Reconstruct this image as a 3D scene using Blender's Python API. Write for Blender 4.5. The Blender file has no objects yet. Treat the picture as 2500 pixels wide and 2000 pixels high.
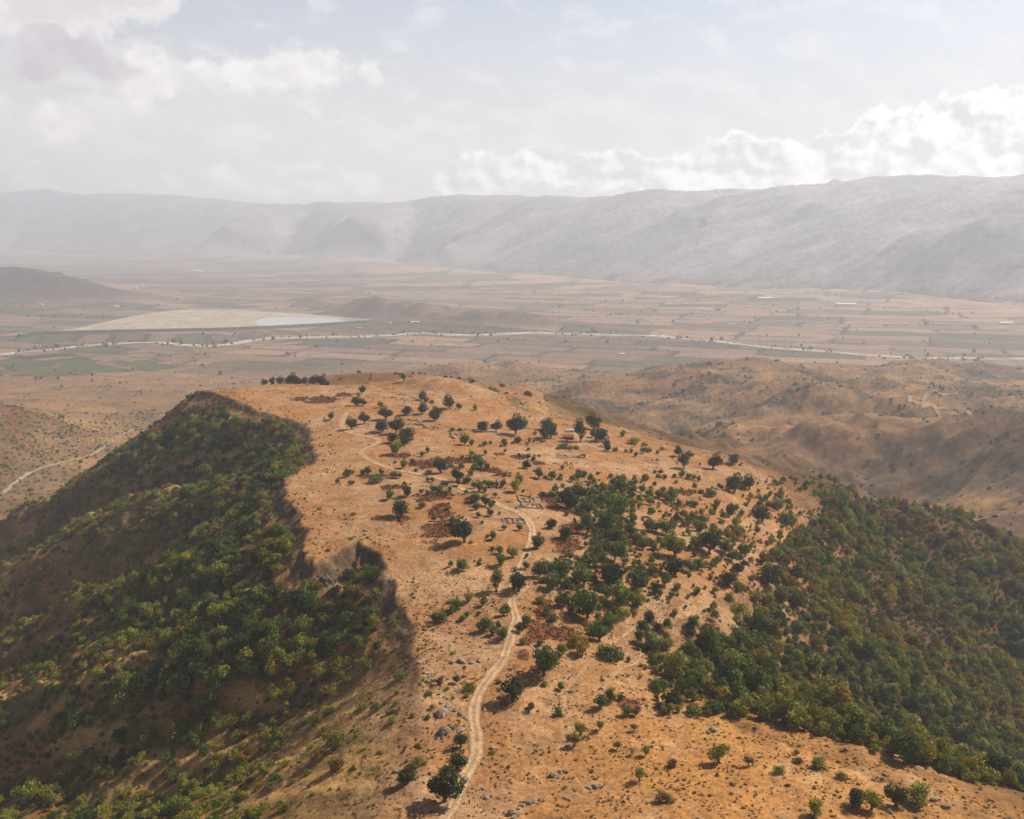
import bpy, bmesh, math, random
import numpy as np
from mathutils import Vector, Matrix
R = math.radians
scene = bpy.context.scene
COL = scene.collection

# ------------------------------------------------------------------ camera
PITCH, CAMZ, FOC = R(10.75), 500.0, 2011.0          # focal length in pixels of a 2156 px wide picture
cam_data = bpy.data.cameras.new('camera')
cam = bpy.data.objects.new('camera', cam_data); COL.objects.link(cam)
cam.location = (0, 0, CAMZ); cam.rotation_euler = (math.pi/2 - PITCH, 0, 0)
cam_data.sensor_fit = 'HORIZONTAL'; cam_data.sensor_width = 36
cam_data.lens = 36*FOC/2156; cam_data.clip_start = 1; cam_data.clip_end = 90000
scene.camera = cam

# ------------------------------------------------------------------ exposure, sun
scene.view_settings.view_transform = 'Standard'; scene.view_settings.look = 'None'
scene.view_settings.exposure = 0.64; scene.view_settings.gamma = 1
SUN_EL, SUN_AZ = R(43), R(62)                        # azimuth to the right of straight ahead
sd = Vector((math.sin(SUN_AZ)*math.cos(SUN_EL), math.cos(SUN_AZ)*math.cos(SUN_EL), math.sin(SUN_EL)))
sun_data = bpy.data.lights.new('sun', 'SUN'); sun_data.energy = 5.0; sun_data.angle = R(0.53)
sun_data.color = (1.0, .90, .76)
sun = bpy.data.objects.new('sun', sun_data); COL.objects.link(sun)
sun.rotation_euler = sd.to_track_quat('Z', 'Y').to_euler(); sun.location = (0, 0, 3000)
cy = scene.cycles
cy.max_bounces = 4; cy.diffuse_bounces = 2; cy.glossy_bounces = 1; cy.transmission_bounces = 2
cy.volume_bounces = 1; cy.transparent_max_bounces = 6; cy.use_denoising = True
cy.caustics_reflective = False; cy.caustics_refractive = False

# ------------------------------------------------------------------ node helper
class NB:
    def __init__(s, tree): s.t = tree; s.n = tree.nodes; s.l = tree.links
    def new(s, typ, **kw):
        n = s.n.new(typ)
        for k, v in kw.items(): setattr(n, k, v)
        return n
    def put(s, sock, v):
        if isinstance(v, bpy.types.NodeSocket): s.l.new(v, sock)
        elif v is not None: sock.default_value = v
    def m(s, op, a, b=None, c=None, clamp=False):
        n = s.new('ShaderNodeMath', operation=op, use_clamp=clamp)
        s.put(n.inputs[0], a)
        if b is not None: s.put(n.inputs[1], b)
        if c is not None: s.put(n.inputs[2], c)
        return n.outputs[0]
    def add(s, a, b): return s.m('ADD', a, b)
    def sub(s, a, b): return s.m('SUBTRACT', a, b)
    def mul(s, a, b): return s.m('MULTIPLY', a, b)
    def ss(s, v, lo, hi, a=0.0, b=1.0):
        n = s.new('ShaderNodeMapRange', interpolation_type='SMOOTHSTEP')
        s.put(n.inputs[0], v); s.put(n.inputs[1], lo); s.put(n.inputs[2], hi); s.put(n.inputs[3], a); s.put(n.inputs[4], b)
        return n.outputs[0]
    def xyz(s, x, y, z=0.0):
        n = s.new('ShaderNodeCombineXYZ'); s.put(n.inputs[0], x); s.put(n.inputs[1], y); s.put(n.inputs[2], z); return n.outputs[0]
    def noise(s, vec, scale, detail=5, rough=.5, dist=0.0, out=0, dim='3D'):
        n = s.new('ShaderNodeTexNoise', noise_dimensions=dim)
        s.put(n.inputs['Vector'], vec); s.put(n.inputs['Scale'], scale); s.put(n.inputs['Detail'], detail)
        s.put(n.inputs['Roughness'], rough); s.put(n.inputs['Distortion'], dist); return n.outputs[out]
    def mix(s, f, a, b, typ='MIX'):
        n = s.new('ShaderNodeMix', data_type='RGBA', blend_type=typ)
        s.put(n.inputs[0], f); s.put(n.inputs[6], a); s.put(n.inputs[7], b); return n.outputs[2]

# ------------------------------------------------------------------ sky: daylight with broken cloud and cumulus over the far range
world = bpy.data.worlds.new('World'); scene.world = world; world.use_nodes = True
wt = world.node_tree; wt.nodes.clear(); B = NB(wt)
sky = B.new('ShaderNodeTexSky', sky_type='NISHITA', sun_disc=False)
sky.sun_elevation = SUN_EL; sky.sun_rotation = SUN_AZ; sky.altitude = 600; sky.dust_density = 3.0; sky.air_density = 1.0
tc = B.new('ShaderNodeTexCoord'); sp = B.new('ShaderNodeSeparateXYZ'); B.l.new(tc.outputs['Generated'], sp.inputs[0])
DEG = 180/math.pi
az = B.mul(B.m('ARCTAN2', sp.outputs[0], sp.outputs[1]), DEG)       # degrees, 0 straight ahead
el = B.mul(B.m('ARCSINE', sp.outputs[2]), DEG)
p2 = B.xyz(B.mul(az, .1), B.mul(el, .17), 0.0)
def gauss(v, c, w): return B.m('EXPONENT', B.mul(B.m('POWER', B.m('DIVIDE', B.sub(v, c), w), 2.0), -1.0))
# hazy blue that pales towards the range and the sun
blue = B.mix(B.m('MAXIMUM', B.ss(el, 2.0, 13.0, .10, .66), B.ss(el, 13.0, 26.0)), B.mix(B.ss(az, -25.0, 22.0), (6.6, 6.15, 5.85, 1), (5.6, 5.5, 5.4, 1)), B.mix(1.0, sky.outputs[0], B.mix(B.ss(el, 14.0, 30.0), (1.0, .97, .96, 1), (.42, .44, .48, 1)), 'MULTIPLY'))
# thin broken cloud higher up
n1 = B.noise(B.xyz(B.add(B.mul(az, .1), B.mul(el, .05)), B.mul(el, .2), 0.0), 3.4, 8, .55, .3)
cover = B.add(B.mul(gauss(el, 4.6, 3.2), .10), B.mul(B.ss(az, -6.0, 20.0), .05))
c1 = B.mul(B.ss(B.add(n1, cover), .50, .74), B.ss(el, 30.0, 18.0))
c = B.mix(B.mul(c1, .5), blue, B.mix(B.ss(az, -25.0, 20.0), (7.8, 7.5, 7.3, 1), (6.8, 6.7, 6.6, 1)))
# heaped clouds: puffs given by their centre and size, their edges broken up
wn = B.noise(B.xyz(B.mul(az, .1), B.mul(el, .1), 2.0), 6.5, 7, .60, out=1)
wv = B.new('ShaderNodeVectorMath', operation='MULTIPLY_ADD'); B.l.new(wn, wv.inputs[0]); wv.inputs[1].default_value = (3.0, 2.4, 0); B.l.new(B.xyz(B.sub(az, 1.5), B.sub(el, 1.2), 0.0), wv.inputs[2])
fine = B.noise(B.xyz(B.mul(az, .1), B.mul(el, .12), 5.0), 22.0, 5, .55)
def heap(puffs, flat=1.0):
    f = None
    for (u, v, r) in puffs:
        a_, b_ = (u-1078)/FOC, (862.5-v)/FOC; x_, y_, z_ = a_, math.cos(PITCH)+b_*math.sin(PITCH), -math.sin(PITCH)+b_*math.cos(PITCH)
        ca, ce, rr_ = math.degrees(math.atan2(x_, y_)), math.degrees(math.atan2(z_, math.hypot(x_, y_))), r/35.0
        k = B.new('ShaderNodeVectorMath', operation='MULTIPLY_ADD'); B.l.new(wv.outputs[0], k.inputs[0]); k.inputs[1].default_value = (1/rr_, flat/rr_, 0); k.inputs[2].default_value = (-ca/rr_, -flat*ce/rr_, 0)
        q = B.new('ShaderNodeVectorMath', operation='DOT_PRODUCT'); B.l.new(k.outputs[0], q.inputs[0]); B.l.new(k.outputs[0], q.inputs[1]); g_ = B.m('POWER', .30, q.outputs['Value']); f = g_ if f is None else B.add(f, g_)
    return B.add(B.m('MINIMUM', f, 1.3), B.mul(B.sub(fine, .5), .75))
nA = B.noise(B.xyz(B.mul(az, .1), B.mul(el, .12), 9.0), 4.6, 7, .52); nB = B.noise(B.xyz(B.add(B.mul(az, .1), .035), B.add(B.mul(el, .12), .05), 9.0), 4.6, 7, .52)
relief = B.ss(B.sub(nA, nB), -.12, .12)
slab = heap([(40,15,120),(180,-5,110),(320,-20,90)], 1.6)
c = B.mix(B.mul(B.ss(slab, .35, 1.0), .8), c, B.mix(B.ss(slab, .7, 1.3), (7.6, 7.1, 7.0, 1), (6.0, 5.4, 5.5, 1)))
fringe = heap([(290,195,46),(300,140,40),(355,150,40),(430,155,34),(500,155,42),(560,150,42),(625,142,46),(690,140,46),(780,150,36),(100,262,46),(160,255,34),(655,235,30)], 1.0)
c = B.mix(B.mul(B.ss(fringe, .30, .95), .72), c, B.mix(relief, (7.0, 6.6, 6.5, 1), (8.6, 8.2, 7.9, 1)))
bank = heap([(90,75,40),(140,95,46),(190,118,44),(235,145,40),(270,172,34),(40,140,60),(85,118,44)], 1.25)
c = B.mix(B.mul(B.ss(bank, .10, 1.2), .55), c, B.mix(B.mul(B.ss(bank, .35, 1.3), B.ss(nA, .30, .62, .45, 1.0)), (7.0, 6.5, 6.4, 1), (3.6, 3.0, 3.4, 1)))
lrow = heap([(60,398,40),(150,395,42),(250,388,42),(350,392,40),(420,384,44),(480,376,44),(535,370,44),(600,382,46),(655,368,40),(705,384,44),(780,398,36)], 1.25)
c = B.mix(B.mul(B.ss(lrow, .30, .95), .7), c, B.mix(relief, (6.4, 6.1, 6.0, 1), (10.0, 9.5, 9.0, 1)))
row = heap([(955,388,46),(1005,365,46),(1060,378,44),(1130,346,44),(1180,366,48),(1250,352,48),(1315,360,48),(1385,364,48),(1445,370,46),(1490,352,46),(1540,322,46),(1575,350,54),(1630,342,50),(1690,348,50),(1745,334,50),(1805,322,50),(1850,278,44),(1895,300,60),(1950,318,60),
    (1995,280,50),(2045,262,58),(2105,256,60),(2160,268,64),(2220,280,64),(2085,325,74),(1985,355,64),(1870,360,60)], 1.0)
rim = B.mul(B.ss(row, 1.1, .5), B.ss(nA, .35, .6, .25, .9))
c = B.mix(B.mul(B.ss(row, .42, .72), .92), c, B.mix(B.m('MAXIMUM', B.mul(relief, .85), rim), (4.9, 4.75, 4.85, 1), (10.8, 10.6, 10.2, 1)))
c = B.mix(1.0, c, B.mix(B.mul(B.ss(el, -9.0, -1.0, .2, 1.0), B.ss(B.m('ABSOLUTE', az), 40.0, 95.0, 1.0, .5)), (0, 0, 0, 1), (1, 1, 1, 1)), 'MULTIPLY')
bg = B.new('ShaderNodeBackground'); B.l.new(c, bg.inputs[0]); bg.inputs[1].default_value = .09
wo = B.new('ShaderNodeOutputWorld'); B.l.new(bg.outputs[0], wo.inputs[0])

# ------------------------------------------------------------------ numeric noise
def _h(ix, iy, seed):
    h = (ix.astype(np.int64)*374761393 + iy.astype(np.int64)*668265263 + seed*1442695041) & 0xffffffff
    h = ((h ^ (h >> 13))*1274126177) & 0xffffffff
    return (h ^ (h >> 16)) & 0xffff
def perlin(x, y, seed=0):
    x = np.asarray(x, float); y = np.asarray(y, float)
    x0 = np.floor(x); y0 = np.floor(y); fx = x-x0; fy = y-y0
    u = fx*fx*fx*(fx*(fx*6-15)+10); v = fy*fy*fy*(fy*(fy*6-15)+10)
    def g(dx, dy):
        a = _h(x0+dx, y0+dy, seed)*(2*math.pi/65536)
        return np.cos(a)*(fx-dx) + np.sin(a)*(fy-dy)
    a = g(0,0); b = g(1,0); c_ = g(0,1); d = g(1,1)
    return 1.5*((a+(b-a)*u)*(1-v) + (c_+(d-c_)*u)*v)
def fbm(x, y, seed=0, octv=4, gain=.5):
    s = 0; amp = 1; t = 0
    for i in range(octv):
        s = s + amp*perlin(x*2**i, y*2**i, seed+i*17); t += amp; amp *= gain
    return s/t
def ridged(x, y, seed=0, octv=4, gain=.5):
    s = 0; amp = 1; t = 0
    for i in range(octv):
        s = s + amp*(1-2*np.abs(perlin(x*2**i, y*2**i, seed+i*17))); t += amp; amp *= gain
    return s/t
def sst(v, a, b):
    t = np.clip((v-a)/(b-a), 0, 1); return t*t*(3-2*t)
def smax(a, b, k):
    h = np.clip(.5+.5*(a-b)/k, 0, 1); return b + (a-b)*h + k*h*(1-h)
def polydist(x, y, P, closed=False):
    """distance to a polyline, nearest point, running parameter (vertex index + fraction), inside flag"""
    P = np.asarray(P, float); n = len(P); best = np.full(x.shape, 1e30); par = np.zeros(x.shape); inside = np.zeros(x.shape, bool)
    for i in range(n if closed else n-1):
        a = P[i]; b = P[(i+1) % n]; d = b[:2]-a[:2]
        t = np.clip(((x-a[0])*d[0]+(y-a[1])*d[1])/(d @ d), 0, 1)
        q = (x-a[0]-t*d[0])**2 + (y-a[1]-t*d[1])**2
        k = q < best; best = np.where(k, q, best); par = np.where(k, i+t, par)
        if closed:
            c_ = (a[1] > y) != (b[1] > y)
            if d[1] != 0: inside ^= c_ & (x < a[0] + (y-a[1])/d[1]*d[0])
    return np.sqrt(best), par, inside
def lerp_attr(par, A):
    A = np.asarray(A, float); n = len(A); i = np.floor(par).astype(int) % n; f = par-np.floor(par)
    return A[i]*(1-f) + A[(i+1) % n]*f

# ------------------------------------------------------------------ the relief
# rim of the plateau: x, y, slope outside it, rounding of its edge
RIM = np.array([(-30,-400,.5,20),(-30,100,.5,22),(-30,260,.5,22),(-31,330,.55,16),(-37,370,.62,8),(-43,408,.66,5),(-60,468,.68,4),(-76,512,.68,4),(-88,528,.68,4),
    (-106,496,.85,3),(-116,515,.7,4),(-119,548,.66,5),(-136,585,.64,5),(-152,617,.62,5),(-162,672,.62,5),(-150,728,.6,6),(-185,857,.6,6),(-240,905,.6,6),
    (-350,1056,.90,8),(-345,1150,.75,20),(-225,1290,.4,30),(-60,1250,.4,30),(0,1130,.45,25),(-6,1020,.5,16),(18,950,.42,15),(95,902,.5,14),(150,838,.5,18),
    (212,742,.45,22),(205,660,.40,45),(165,590,.38,45),(125,510,.36,40),(90,455,.32,40),(70,405,.36,30),(79,348,.5,14),(150,275,.55,11),(172,150,.55,20),(160,-400,.5,20)])
CTRL = np.array([(0,277,313),(-20,350,318),(0,420,321),(-20,500,324),(-60,600,326),(0,700,324),(-80,800,325),(-100,900,324),(-250,1000,327),(-330,1060,322),(-345,1150,300),(-225,1290,292),(-60,1250,292),(0,1130,302),
    (-90,1085,320),(-40,1030,314),(-60,980,322),(-190,1180,300),(-160,1085,321),(60,850,314),(95,900,310),(150,830,305),(211,738,299),(100,650,312),(160,595,303),
    (60,500,316),(88,460,309),(79,348,311),(148,275,312),(100,285,317),(50,250,321),(0,0,302),(-30,-300,290),(150,-300,280),(-60,470,321),(-150,720,322),(-185,860,324),(40,380,314),(65,415,306),(-35,400,318),(20,320,312)])
def _tps(pts):
    n = len(pts); d = np.hypot(pts[:,None,0]-pts[None,:,0], pts[:,None,1]-pts[None,:,1])/100
    K = np.where(d > 0, d*d*np.log(d+1e-9), 0) + np.eye(n)*.02
    Pm = np.c_[np.ones(n), pts[:,:2]/100]
    A = np.block([[K, Pm], [Pm.T, np.zeros((3,3))]])
    return np.linalg.solve(A, np.r_[pts[:,2], 0, 0, 0])
W = _tps(CTRL)
def tps(x, y):
    s = W[-3] + W[-2]*x/100 + W[-1]*y/100
    for i, p in enumerate(CTRL):
        d2 = ((x-p[0])**2+(y-p[1])**2)/1e4
        s = s + W[i]*.5*d2*np.log(d2+1e-12)
    return s
def _rims():
    out = []
    for i in range(len(RIM)):
        a, b = RIM[i], RIM[(i+1) % len(RIM)]; n = max(1, int(round(np.hypot(*(b-a)[:2])/26)))
        if a[1] < -200 and b[1] < -200: continue
        for j in range(n):
            p = a+(b-a)*(j+.5)/n; out.append((p[0], p[1], float(tps(p[0], p[1])), p[2], p[3], float(sst(p[0], 30, -10)*sst(p[1], 1150, 1060))))
    return out
LAKE = np.array([(-2480,4780),(-2240,4890),(-2080,5130),(-1990,5560),(-1900,5900),(-1540,5760),(-1290,5640),(-1000,5420),(-790,5230),(-880,5080),(-1060,4950),(-1260,4860),(-1620,4790),(-2060,4740)])
RIMS = None
BUMPS = [  # foothills and outliers: x, y, rx, ry, turn, height
    (-105,2980,330,230,20,62),(-330,2900,220,160,0,28),(820,2620,520,210,-12,76),(480,2480,300,200,10,45),(1250,2860,420,210,-5,52),(1500,2950,380,240,0,40),(600,1985,230,130,-28,62),
    (820,1850,260,110,-35,40),(373,1650,85,70,0,36),(740,1510,330,120,-12,56),(1040,1500,360,130,-6,72),(480,1450,220,110,30,30),(250,2250,300,120,8,34),(180,1900,260,100,10,30),(520,2250,340,110,5,36),
    (1050,2150,360,150,-20,50),(-1060,1790,190,330,20,122),(-1230,1500,220,330,0,90),(-857,5640,210,240,0,90),(-560,5330,330,210,-10,84),(-190,4980,440,170,-14,62),(130,4870,300,100,-10,24),(-1350,6350,230,110,0,42),(-1120,6150,130,90,0,26),
    (-4100,7100,980,520,-15,185),(-3250,6850,520,240,-20,70),(-690,2750,90,60,0,16),(-880,2700,140,70,10,18),(-560,2900,110,60,0,12),(-640,2250,110,60,0,16),(-870,2000,60,90,-30,18)]
RIDGE = np.array([(4700,7700,880),(5092,9550,985),(4050,10300,1000),(2350,11250,905),(1500,12000,905),(620,12800,880),(-850,14500,965),(-1900,15400,900),(-3050,16400,950),(-4280,17900,930),
    (-6570,19300,1110),(-8500,20400,1190),(-10000,21400,1340),(-12400,23000,1350),(-16000,25500,1450)])
FOOT = np.array([(5200,3900),(3216,5900),(1650,7700),(106,9500),(-1880,13200),(-4200,15300),(-6580,16600),(-10500,18600),(-15000,21000)])
RIMS = _rims()
STREAM = [(-830,1380),(-850,1550),(-872,1730),(-880,1900),(-880,2100),(-900,2300)]
def _at(u, v, t):
    a = (u-1078)/FOC; b = (862.5-v)/FOC; return (a*t, (math.cos(PITCH)+b*math.sin(PITCH))*t, max(CAMZ+(-math.sin(PITCH)+b*math.cos(PITCH))*t, 10))
MSPURS = [np.array([_at(*q) for q in L]) for L in (
    [(840,424,13900),(760,446,13400),(660,482,12900),(560,510,12700),(430,532,13600)], [(720,428,16500),(560,455,15600),(400,490,15000),(250,520,15400)],
    [(1165,430,12700),(1060,476,11500),(930,522,10900),(790,556,10700)], [(1330,408,11900),(1230,480,10700),(1120,535,10000),(960,566,10100)], [(1510,400,11200),(1400,462,10100),(1270,530,9300),(1130,578,9100)],
    [(1760,380,10700),(1660,450,9500),(1530,530,8500),(1400,588,8300)], [(1960,374,10000),(1860,450,8700),(1730,540,7700),(1600,598,7500)], [(2156,372,9400),(2090,460,8100),(1980,550,7000),(1850,618,6600)], [(2400,380,8600),(2330,480,7200),(2210,580,6200),(2100,640,5900)],
    [(200,424,20800),(90,470,19000),(-60,505,18000)])]
def base(x, y):
    n_b = fbm(x/900, y/900, 3, 4)
    z = 62*sst(y+.1*x, 3350, 1900) + 2.0*fbm(x/300, y/300, 5, 3)
    mr = sst(x, -330, 60)*(1-sst(y+.12*x+260*n_b, 2950, 3450))*(1-sst(x,2600,3400))
    # foothills: crests that run up from lower left to upper right, cut by gullies
    u_ = (x*.86+y*.5); v_ = (-x*.5+y*.86)
    rg = ridged(u_/620+.25*n_b, v_/360, 11, 4, .42)
    z = z + mr*(.50+.50*sst(y, 2900, 1700))*(20+50*np.clip(rg, -.4, 1)*(.6+.6*n_b) + 24*ridged(v_/105+.3*n_b, u_/420, 19, 4, .5) + 6*ridged(v_/38, u_/150, 20, 3))
    ml = sst(x, 100, -400)*sst(y, 1200, 1800)*(1-sst(y, 2700, 3100))
    z = z + ml*9*np.clip(ridged(x/240, y/170, 23, 4)+.15, 0, 1)*(.5+n_b)
    bm = 0
    for (bx, by, rx, ry, tr, hh) in BUMPS:
        c_, s_ = math.cos(R(tr)), math.sin(R(tr)); dx = x-bx; dy = y-by
        q = ((dx*c_+dy*s_)/rx)**2 + ((-dx*s_+dy*c_)/ry)**2
        bm = bm + hh*np.exp(-q*.9)
    z = z + bm*np.where(y < 4000, .74, 1)*(1+.26*ridged(v_/150, u_/420, 29, 4, .5)+.05*fbm(x/70, y/70, 31, 2))
    kl = (y > 4200) & (y < 7200) & (np.abs(x+1500) < 2400)
    if kl.any():
        dl, _, il_ = polydist(x[kl], y[kl], LAKE, True); z[kl] = z[kl]*np.where(il_, 0, sst(dl, 0, 330))
    ds, _, _ = polydist(x, y, STREAM)
    st = np.exp(-(ds/150)**2); z = z*(1-st*.55) + 20*st
    return z
def mountain(x, y):
    dr, pr, _ = polydist(x, y, RIDGE); db, pb, _ = polydist(x, y, FOOT)
    # which side of the ridge / of the foot line
    hr = lerp_attr(pr, RIDGE[:,2])
    beyond = (x*.61+y*.79) > np.interp(-x*.79+y*.61, [-6000]+list(-RIDGE[:,0]*.79+RIDGE[:,1]*.61)+[40000], [RIDGE[0,0]*.61+RIDGE[0,1]*.79]+list(RIDGE[:,0]*.61+RIDGE[:,1]*.79)+[RIDGE[-1,0]*.61+RIDGE[-1,1]*.79])
    front = (x*.61+y*.79) < np.interp(-x*.79+y*.61, list(-FOOT[:,0]*.79+FOOT[:,1]*.61), list(FOOT[:,0]*.61+FOOT[:,1]*.79))
    t = db/(db+dr+1e-6)
    s_ = -x*.79+y*.61; n_ = x*.61+y*.79
    sp_ = s_ + .55*n_                                   # spurs run obliquely down from the crest
    rg = .62*ridged(sp_/2900, n_/6000+.3*fbm(x/2500, y/2500, 41, 2), 43, 2, .4)+.38*ridged(sp_/1050, n_/3600+.3*fbm(x/1500, y/1500, 42, 2), 44, 4, .5)
    prof = np.where(beyond, np.exp(-dr/2500), t**1.22)
    env = np.where(beyond, np.exp(-dr/1200), 1)*4*t*(1-t)*.9
    hr = hr*(1+.085*fbm(s_/1700, s_*0+.4, 59, 5, .55))
    h = hr*prof + env*(rg-.1)*470 + env*95*ridged(sp_/420, n_/1500, 47, 3)
    for S_ in MSPURS:
        ds_, ps_, _ = polydist(x, y, S_); zt = lerp_attr(np.minimum(ps_, len(S_)-1.001), S_[:,2])
        wv_ = 1+.35*fbm(x/700, y/700, 55, 4)
        h = smax(h, zt - .50*ds_*wv_ + 30*ridged(sp_/500, n_/1500, 56, 3), 60)
    h = h + np.where(beyond, 0, t)*46*fbm(s_/420, n_/900, 53, 4)
    return np.where(front & ~beyond, np.maximum(h, 0)*np.exp(-db/500), np.maximum(h, 0))
SPURS = [(905,30,4),(811,40,22),(668,36,20),(560,34,-16),(500,26,14),(420,30,8),(610,22,-12),(740,26,-12),(350,26,-7),(280,30,8)]
def hillside(x, y):
    near = sst(y, 380, 440)*sst(x, 40, 0) + .5
    xw = x + near*(4*fbm(x/30, y/30, 57, 3)+3*fbm(x/9, y/9, 58, 2)); yw = y + near*4*fbm(x/26, y/26, 60, 3)
    d, par, ins = polydist(xw, yw, RIM, True)
    n = len(RIM); i = np.floor(par).astype(int) % n; f = par-np.floor(par)
    A = RIM[i]; Bq = RIM[(i+1) % n]; N = A + (Bq-A)*f[...,None]
    ex = np.where(ins, x, N[...,0]); ey = np.where(ins, y, N[...,1])
    left = sst(N[...,0], 30, -10)*sst(N[...,1], 1150, 1060)
    SL, RD = N[...,2], N[...,3]
    z = tps(ex, ey)
    far = (~ins) & (d > 8)                              # away from the rim: blend the nearby stretches of rim, so that no step forms between them
    if far.any():
        xf, yf, df = x[far], y[far], d[far]; wsum = np.zeros(xf.shape); acc = np.zeros((4,)+xf.shape)
        for sx, sy, sz, ssl, srd, sle in RIMS:
            w_ = np.exp(-((xf-sx)**2+(yf-sy)**2-df**2)/(2*(16+.33*df)**2)); wsum += w_
            for k_, v_ in enumerate((sz, ssl, srd, sle)): acc[k_] += w_*v_
        acc /= wsum; b_ = sst(df, 8, 60)
        for arr, k_ in ((z, 0), (SL, 1), (RD, 2), (left, 3)): arr[far] = arr[far]*(1-b_)+acc[k_]*b_
    wob = 1 + .18*fbm(x/90, y/90, 61, 3)
    dd = np.where(ins, 0, d)
    drop = SL*(np.sqrt(dd**2+RD**2)-RD)*wob
    drop = drop + left*3.5*sst(dd, .5, 9)*sst(ey, 330, 420)*(.6+.8*fbm(x/35, y/35, 63, 2))
    drop = np.where(dd > 210, drop - (dd-210)*.12, drop)
    for (bx, by, rx, ry, tr, hh) in ((-175,1238,150,28,-4,20),(-78,1066,70,34,-10,15),(-20,1030,40,30,0,5),(-285,1120,90,26,-8,8)):
        c_, s_ = math.cos(R(tr)), math.sin(R(tr)); z = z + hh*np.exp(-(((x-bx)*c_+(y-by)*s_)/rx)**2-((-(x-bx)*s_+(y-by)*c_)/ry)**2)
    q = y + .375*x; sp_ = 0
    for (qc, w_, hh) in SPURS: sp_ = sp_ + hh*np.exp(-((q-qc)/w_)**2)
    g = 7*ridged((q)/70, (x-.3*y)/320, 67, 3) - 3
    z = z - drop + left*np.clip(dd/110, 0, 1.2)*(sp_+g)
    rt = (1-left)*np.clip(dd/90, 0, 1.3)
    qr = x*.35-y*.94 + 60*fbm(x/200, y/200, 71, 2)
    z = z + rt*(23*ridged(qr/105, (x*.94+y*.35)/300, 73, 3)-3)
    return z, d, ins, left
SP2 = np.array([(205,742,300),(262,775,288),(330,812,262),(420,855,236),(520,905,176),(640,960,120)])
RAVINE = np.array([(95,425,300),(170,440,252),(240,462,212),(320,490,168),(420,520,120),(560,540,80)])
def height(x, y, full=False):
    x = np.asarray(x, float); y = np.asarray(y, float)
    zb = base(x, y); z = zb.copy(); hill = np.zeros(x.shape); d_ = np.full(x.shape, 1e9); ins_ = np.zeros(x.shape, bool); left_ = np.zeros(x.shape)
    k = (np.hypot(x, y-500) < 1900)
    if k.any():
        xs, ys = x[k], y[k]
        zh, d, ins, left = hillside(xs, ys)
        ds, ps, _ = polydist(xs, ys, SP2)
        zs = lerp_attr(np.minimum(ps, len(SP2)-1.001), SP2[:,2]) - .42*(np.sqrt(ds**2+22**2)-22) + 5*fbm(xs/60, ys/60, 79, 3)
        zs = np.where(ins, -99, zs)
        zh = smax(zh, zs, 14)
        dv, pv, _ = polydist(xs, ys, RAVINE)
        zr = lerp_attr(np.minimum(pv, len(RAVINE)-1.001), RAVINE[:,2]) + .42*np.maximum(dv-6, 0)
        zh = np.where(xs > 60, -smax(-zh, -zr, 16), zh)
        zh = zh + .9*fbm(xs/26, ys/26, 83, 4)*(1+1.2*np.clip(d/40, 0, 1)*~ins) + .5*fbm(xs/7, ys/7, 89, 2)
        z[k] = smax(zh, zb[k], 22)
        hill[k] = sst(zh-zb[k], -6, 10); d_[k] = d; ins_[k] = ins; left_[k] = left
    km = (x*.61+y*.79 > 4200)
    mt = np.zeros(x.shape)
    if km.any():
        mt[km] = mountain(x[km], y[km]); z = z + mt
    if full: return z, hill, d_, ins_, left_, mt
    return z
def ray(u, v):
    a = (np.asarray(u, float)-1078)/FOC; b = (862.5-np.asarray(v, float))/FOC
    return a, math.cos(PITCH)+b*math.sin(PITCH), -math.sin(PITCH)+b*math.cos(PITCH)
_T = np.concatenate([np.geomspace(110, 1800, 700), np.geomspace(1805, 26000, 700)])
def ground_at(pts):
    """where the line of sight through each pixel of the 2156 px picture first meets the relief"""
    out = []
    for (u, v) in pts:
        dx, dy, dz = ray(u, v)
        h = CAMZ+_T*dz - height(_T*dx, _T*dy)
        i = np.argmax(h < 0) if (h < 0).any() else len(_T)-1
        lo, hi = _T[max(i-1, 0)], _T[i]
        for _ in range(3):
            tt = np.linspace(lo, hi, 9); hh = CAMZ+tt*dz-height(tt*dx, tt*dy)
            j = np.argmax(hh < 0) if (hh < 0).any() else 8
            lo, hi = tt[max(j-1, 0)], tt[j]
        t = (lo+hi)/2; out.append((t*dx, t*dy, float(height(np.array([t*dx]), np.array([t*dy]))[0])))
    return np.array(out)
def project(x, y, z):
    dz = z-CAMZ; depth = y*math.cos(PITCH)-dz*math.sin(PITCH); up = y*math.sin(PITCH)+dz*math.cos(PITCH)
    return 1078+FOC*x/depth, 862.5-FOC*up/depth, depth
def crop(x0, y0, w):
    """points read in an enlarged part of the photograph -> pixels of the 2156 px picture"""
    k = w/2156*.8624
    return lambda x, y: (x0*.8624+x*k, y0*.8624+y*k)
cA = crop(700, 880, 600); cB = crop(1200, 980, 600); cC = crop(1000, 1200, 700); cD = crop(900, 1550, 700); cE = crop(1600, 1550, 900); cF = crop(1500, 1100, 1000); cG = crop(800, 680, 900); cH = crop(1600, 680, 900); cI = crop(0, 600, 900); cJ = crop(0, 1000, 700); cK = crop(500, 1100, 700)
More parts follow.
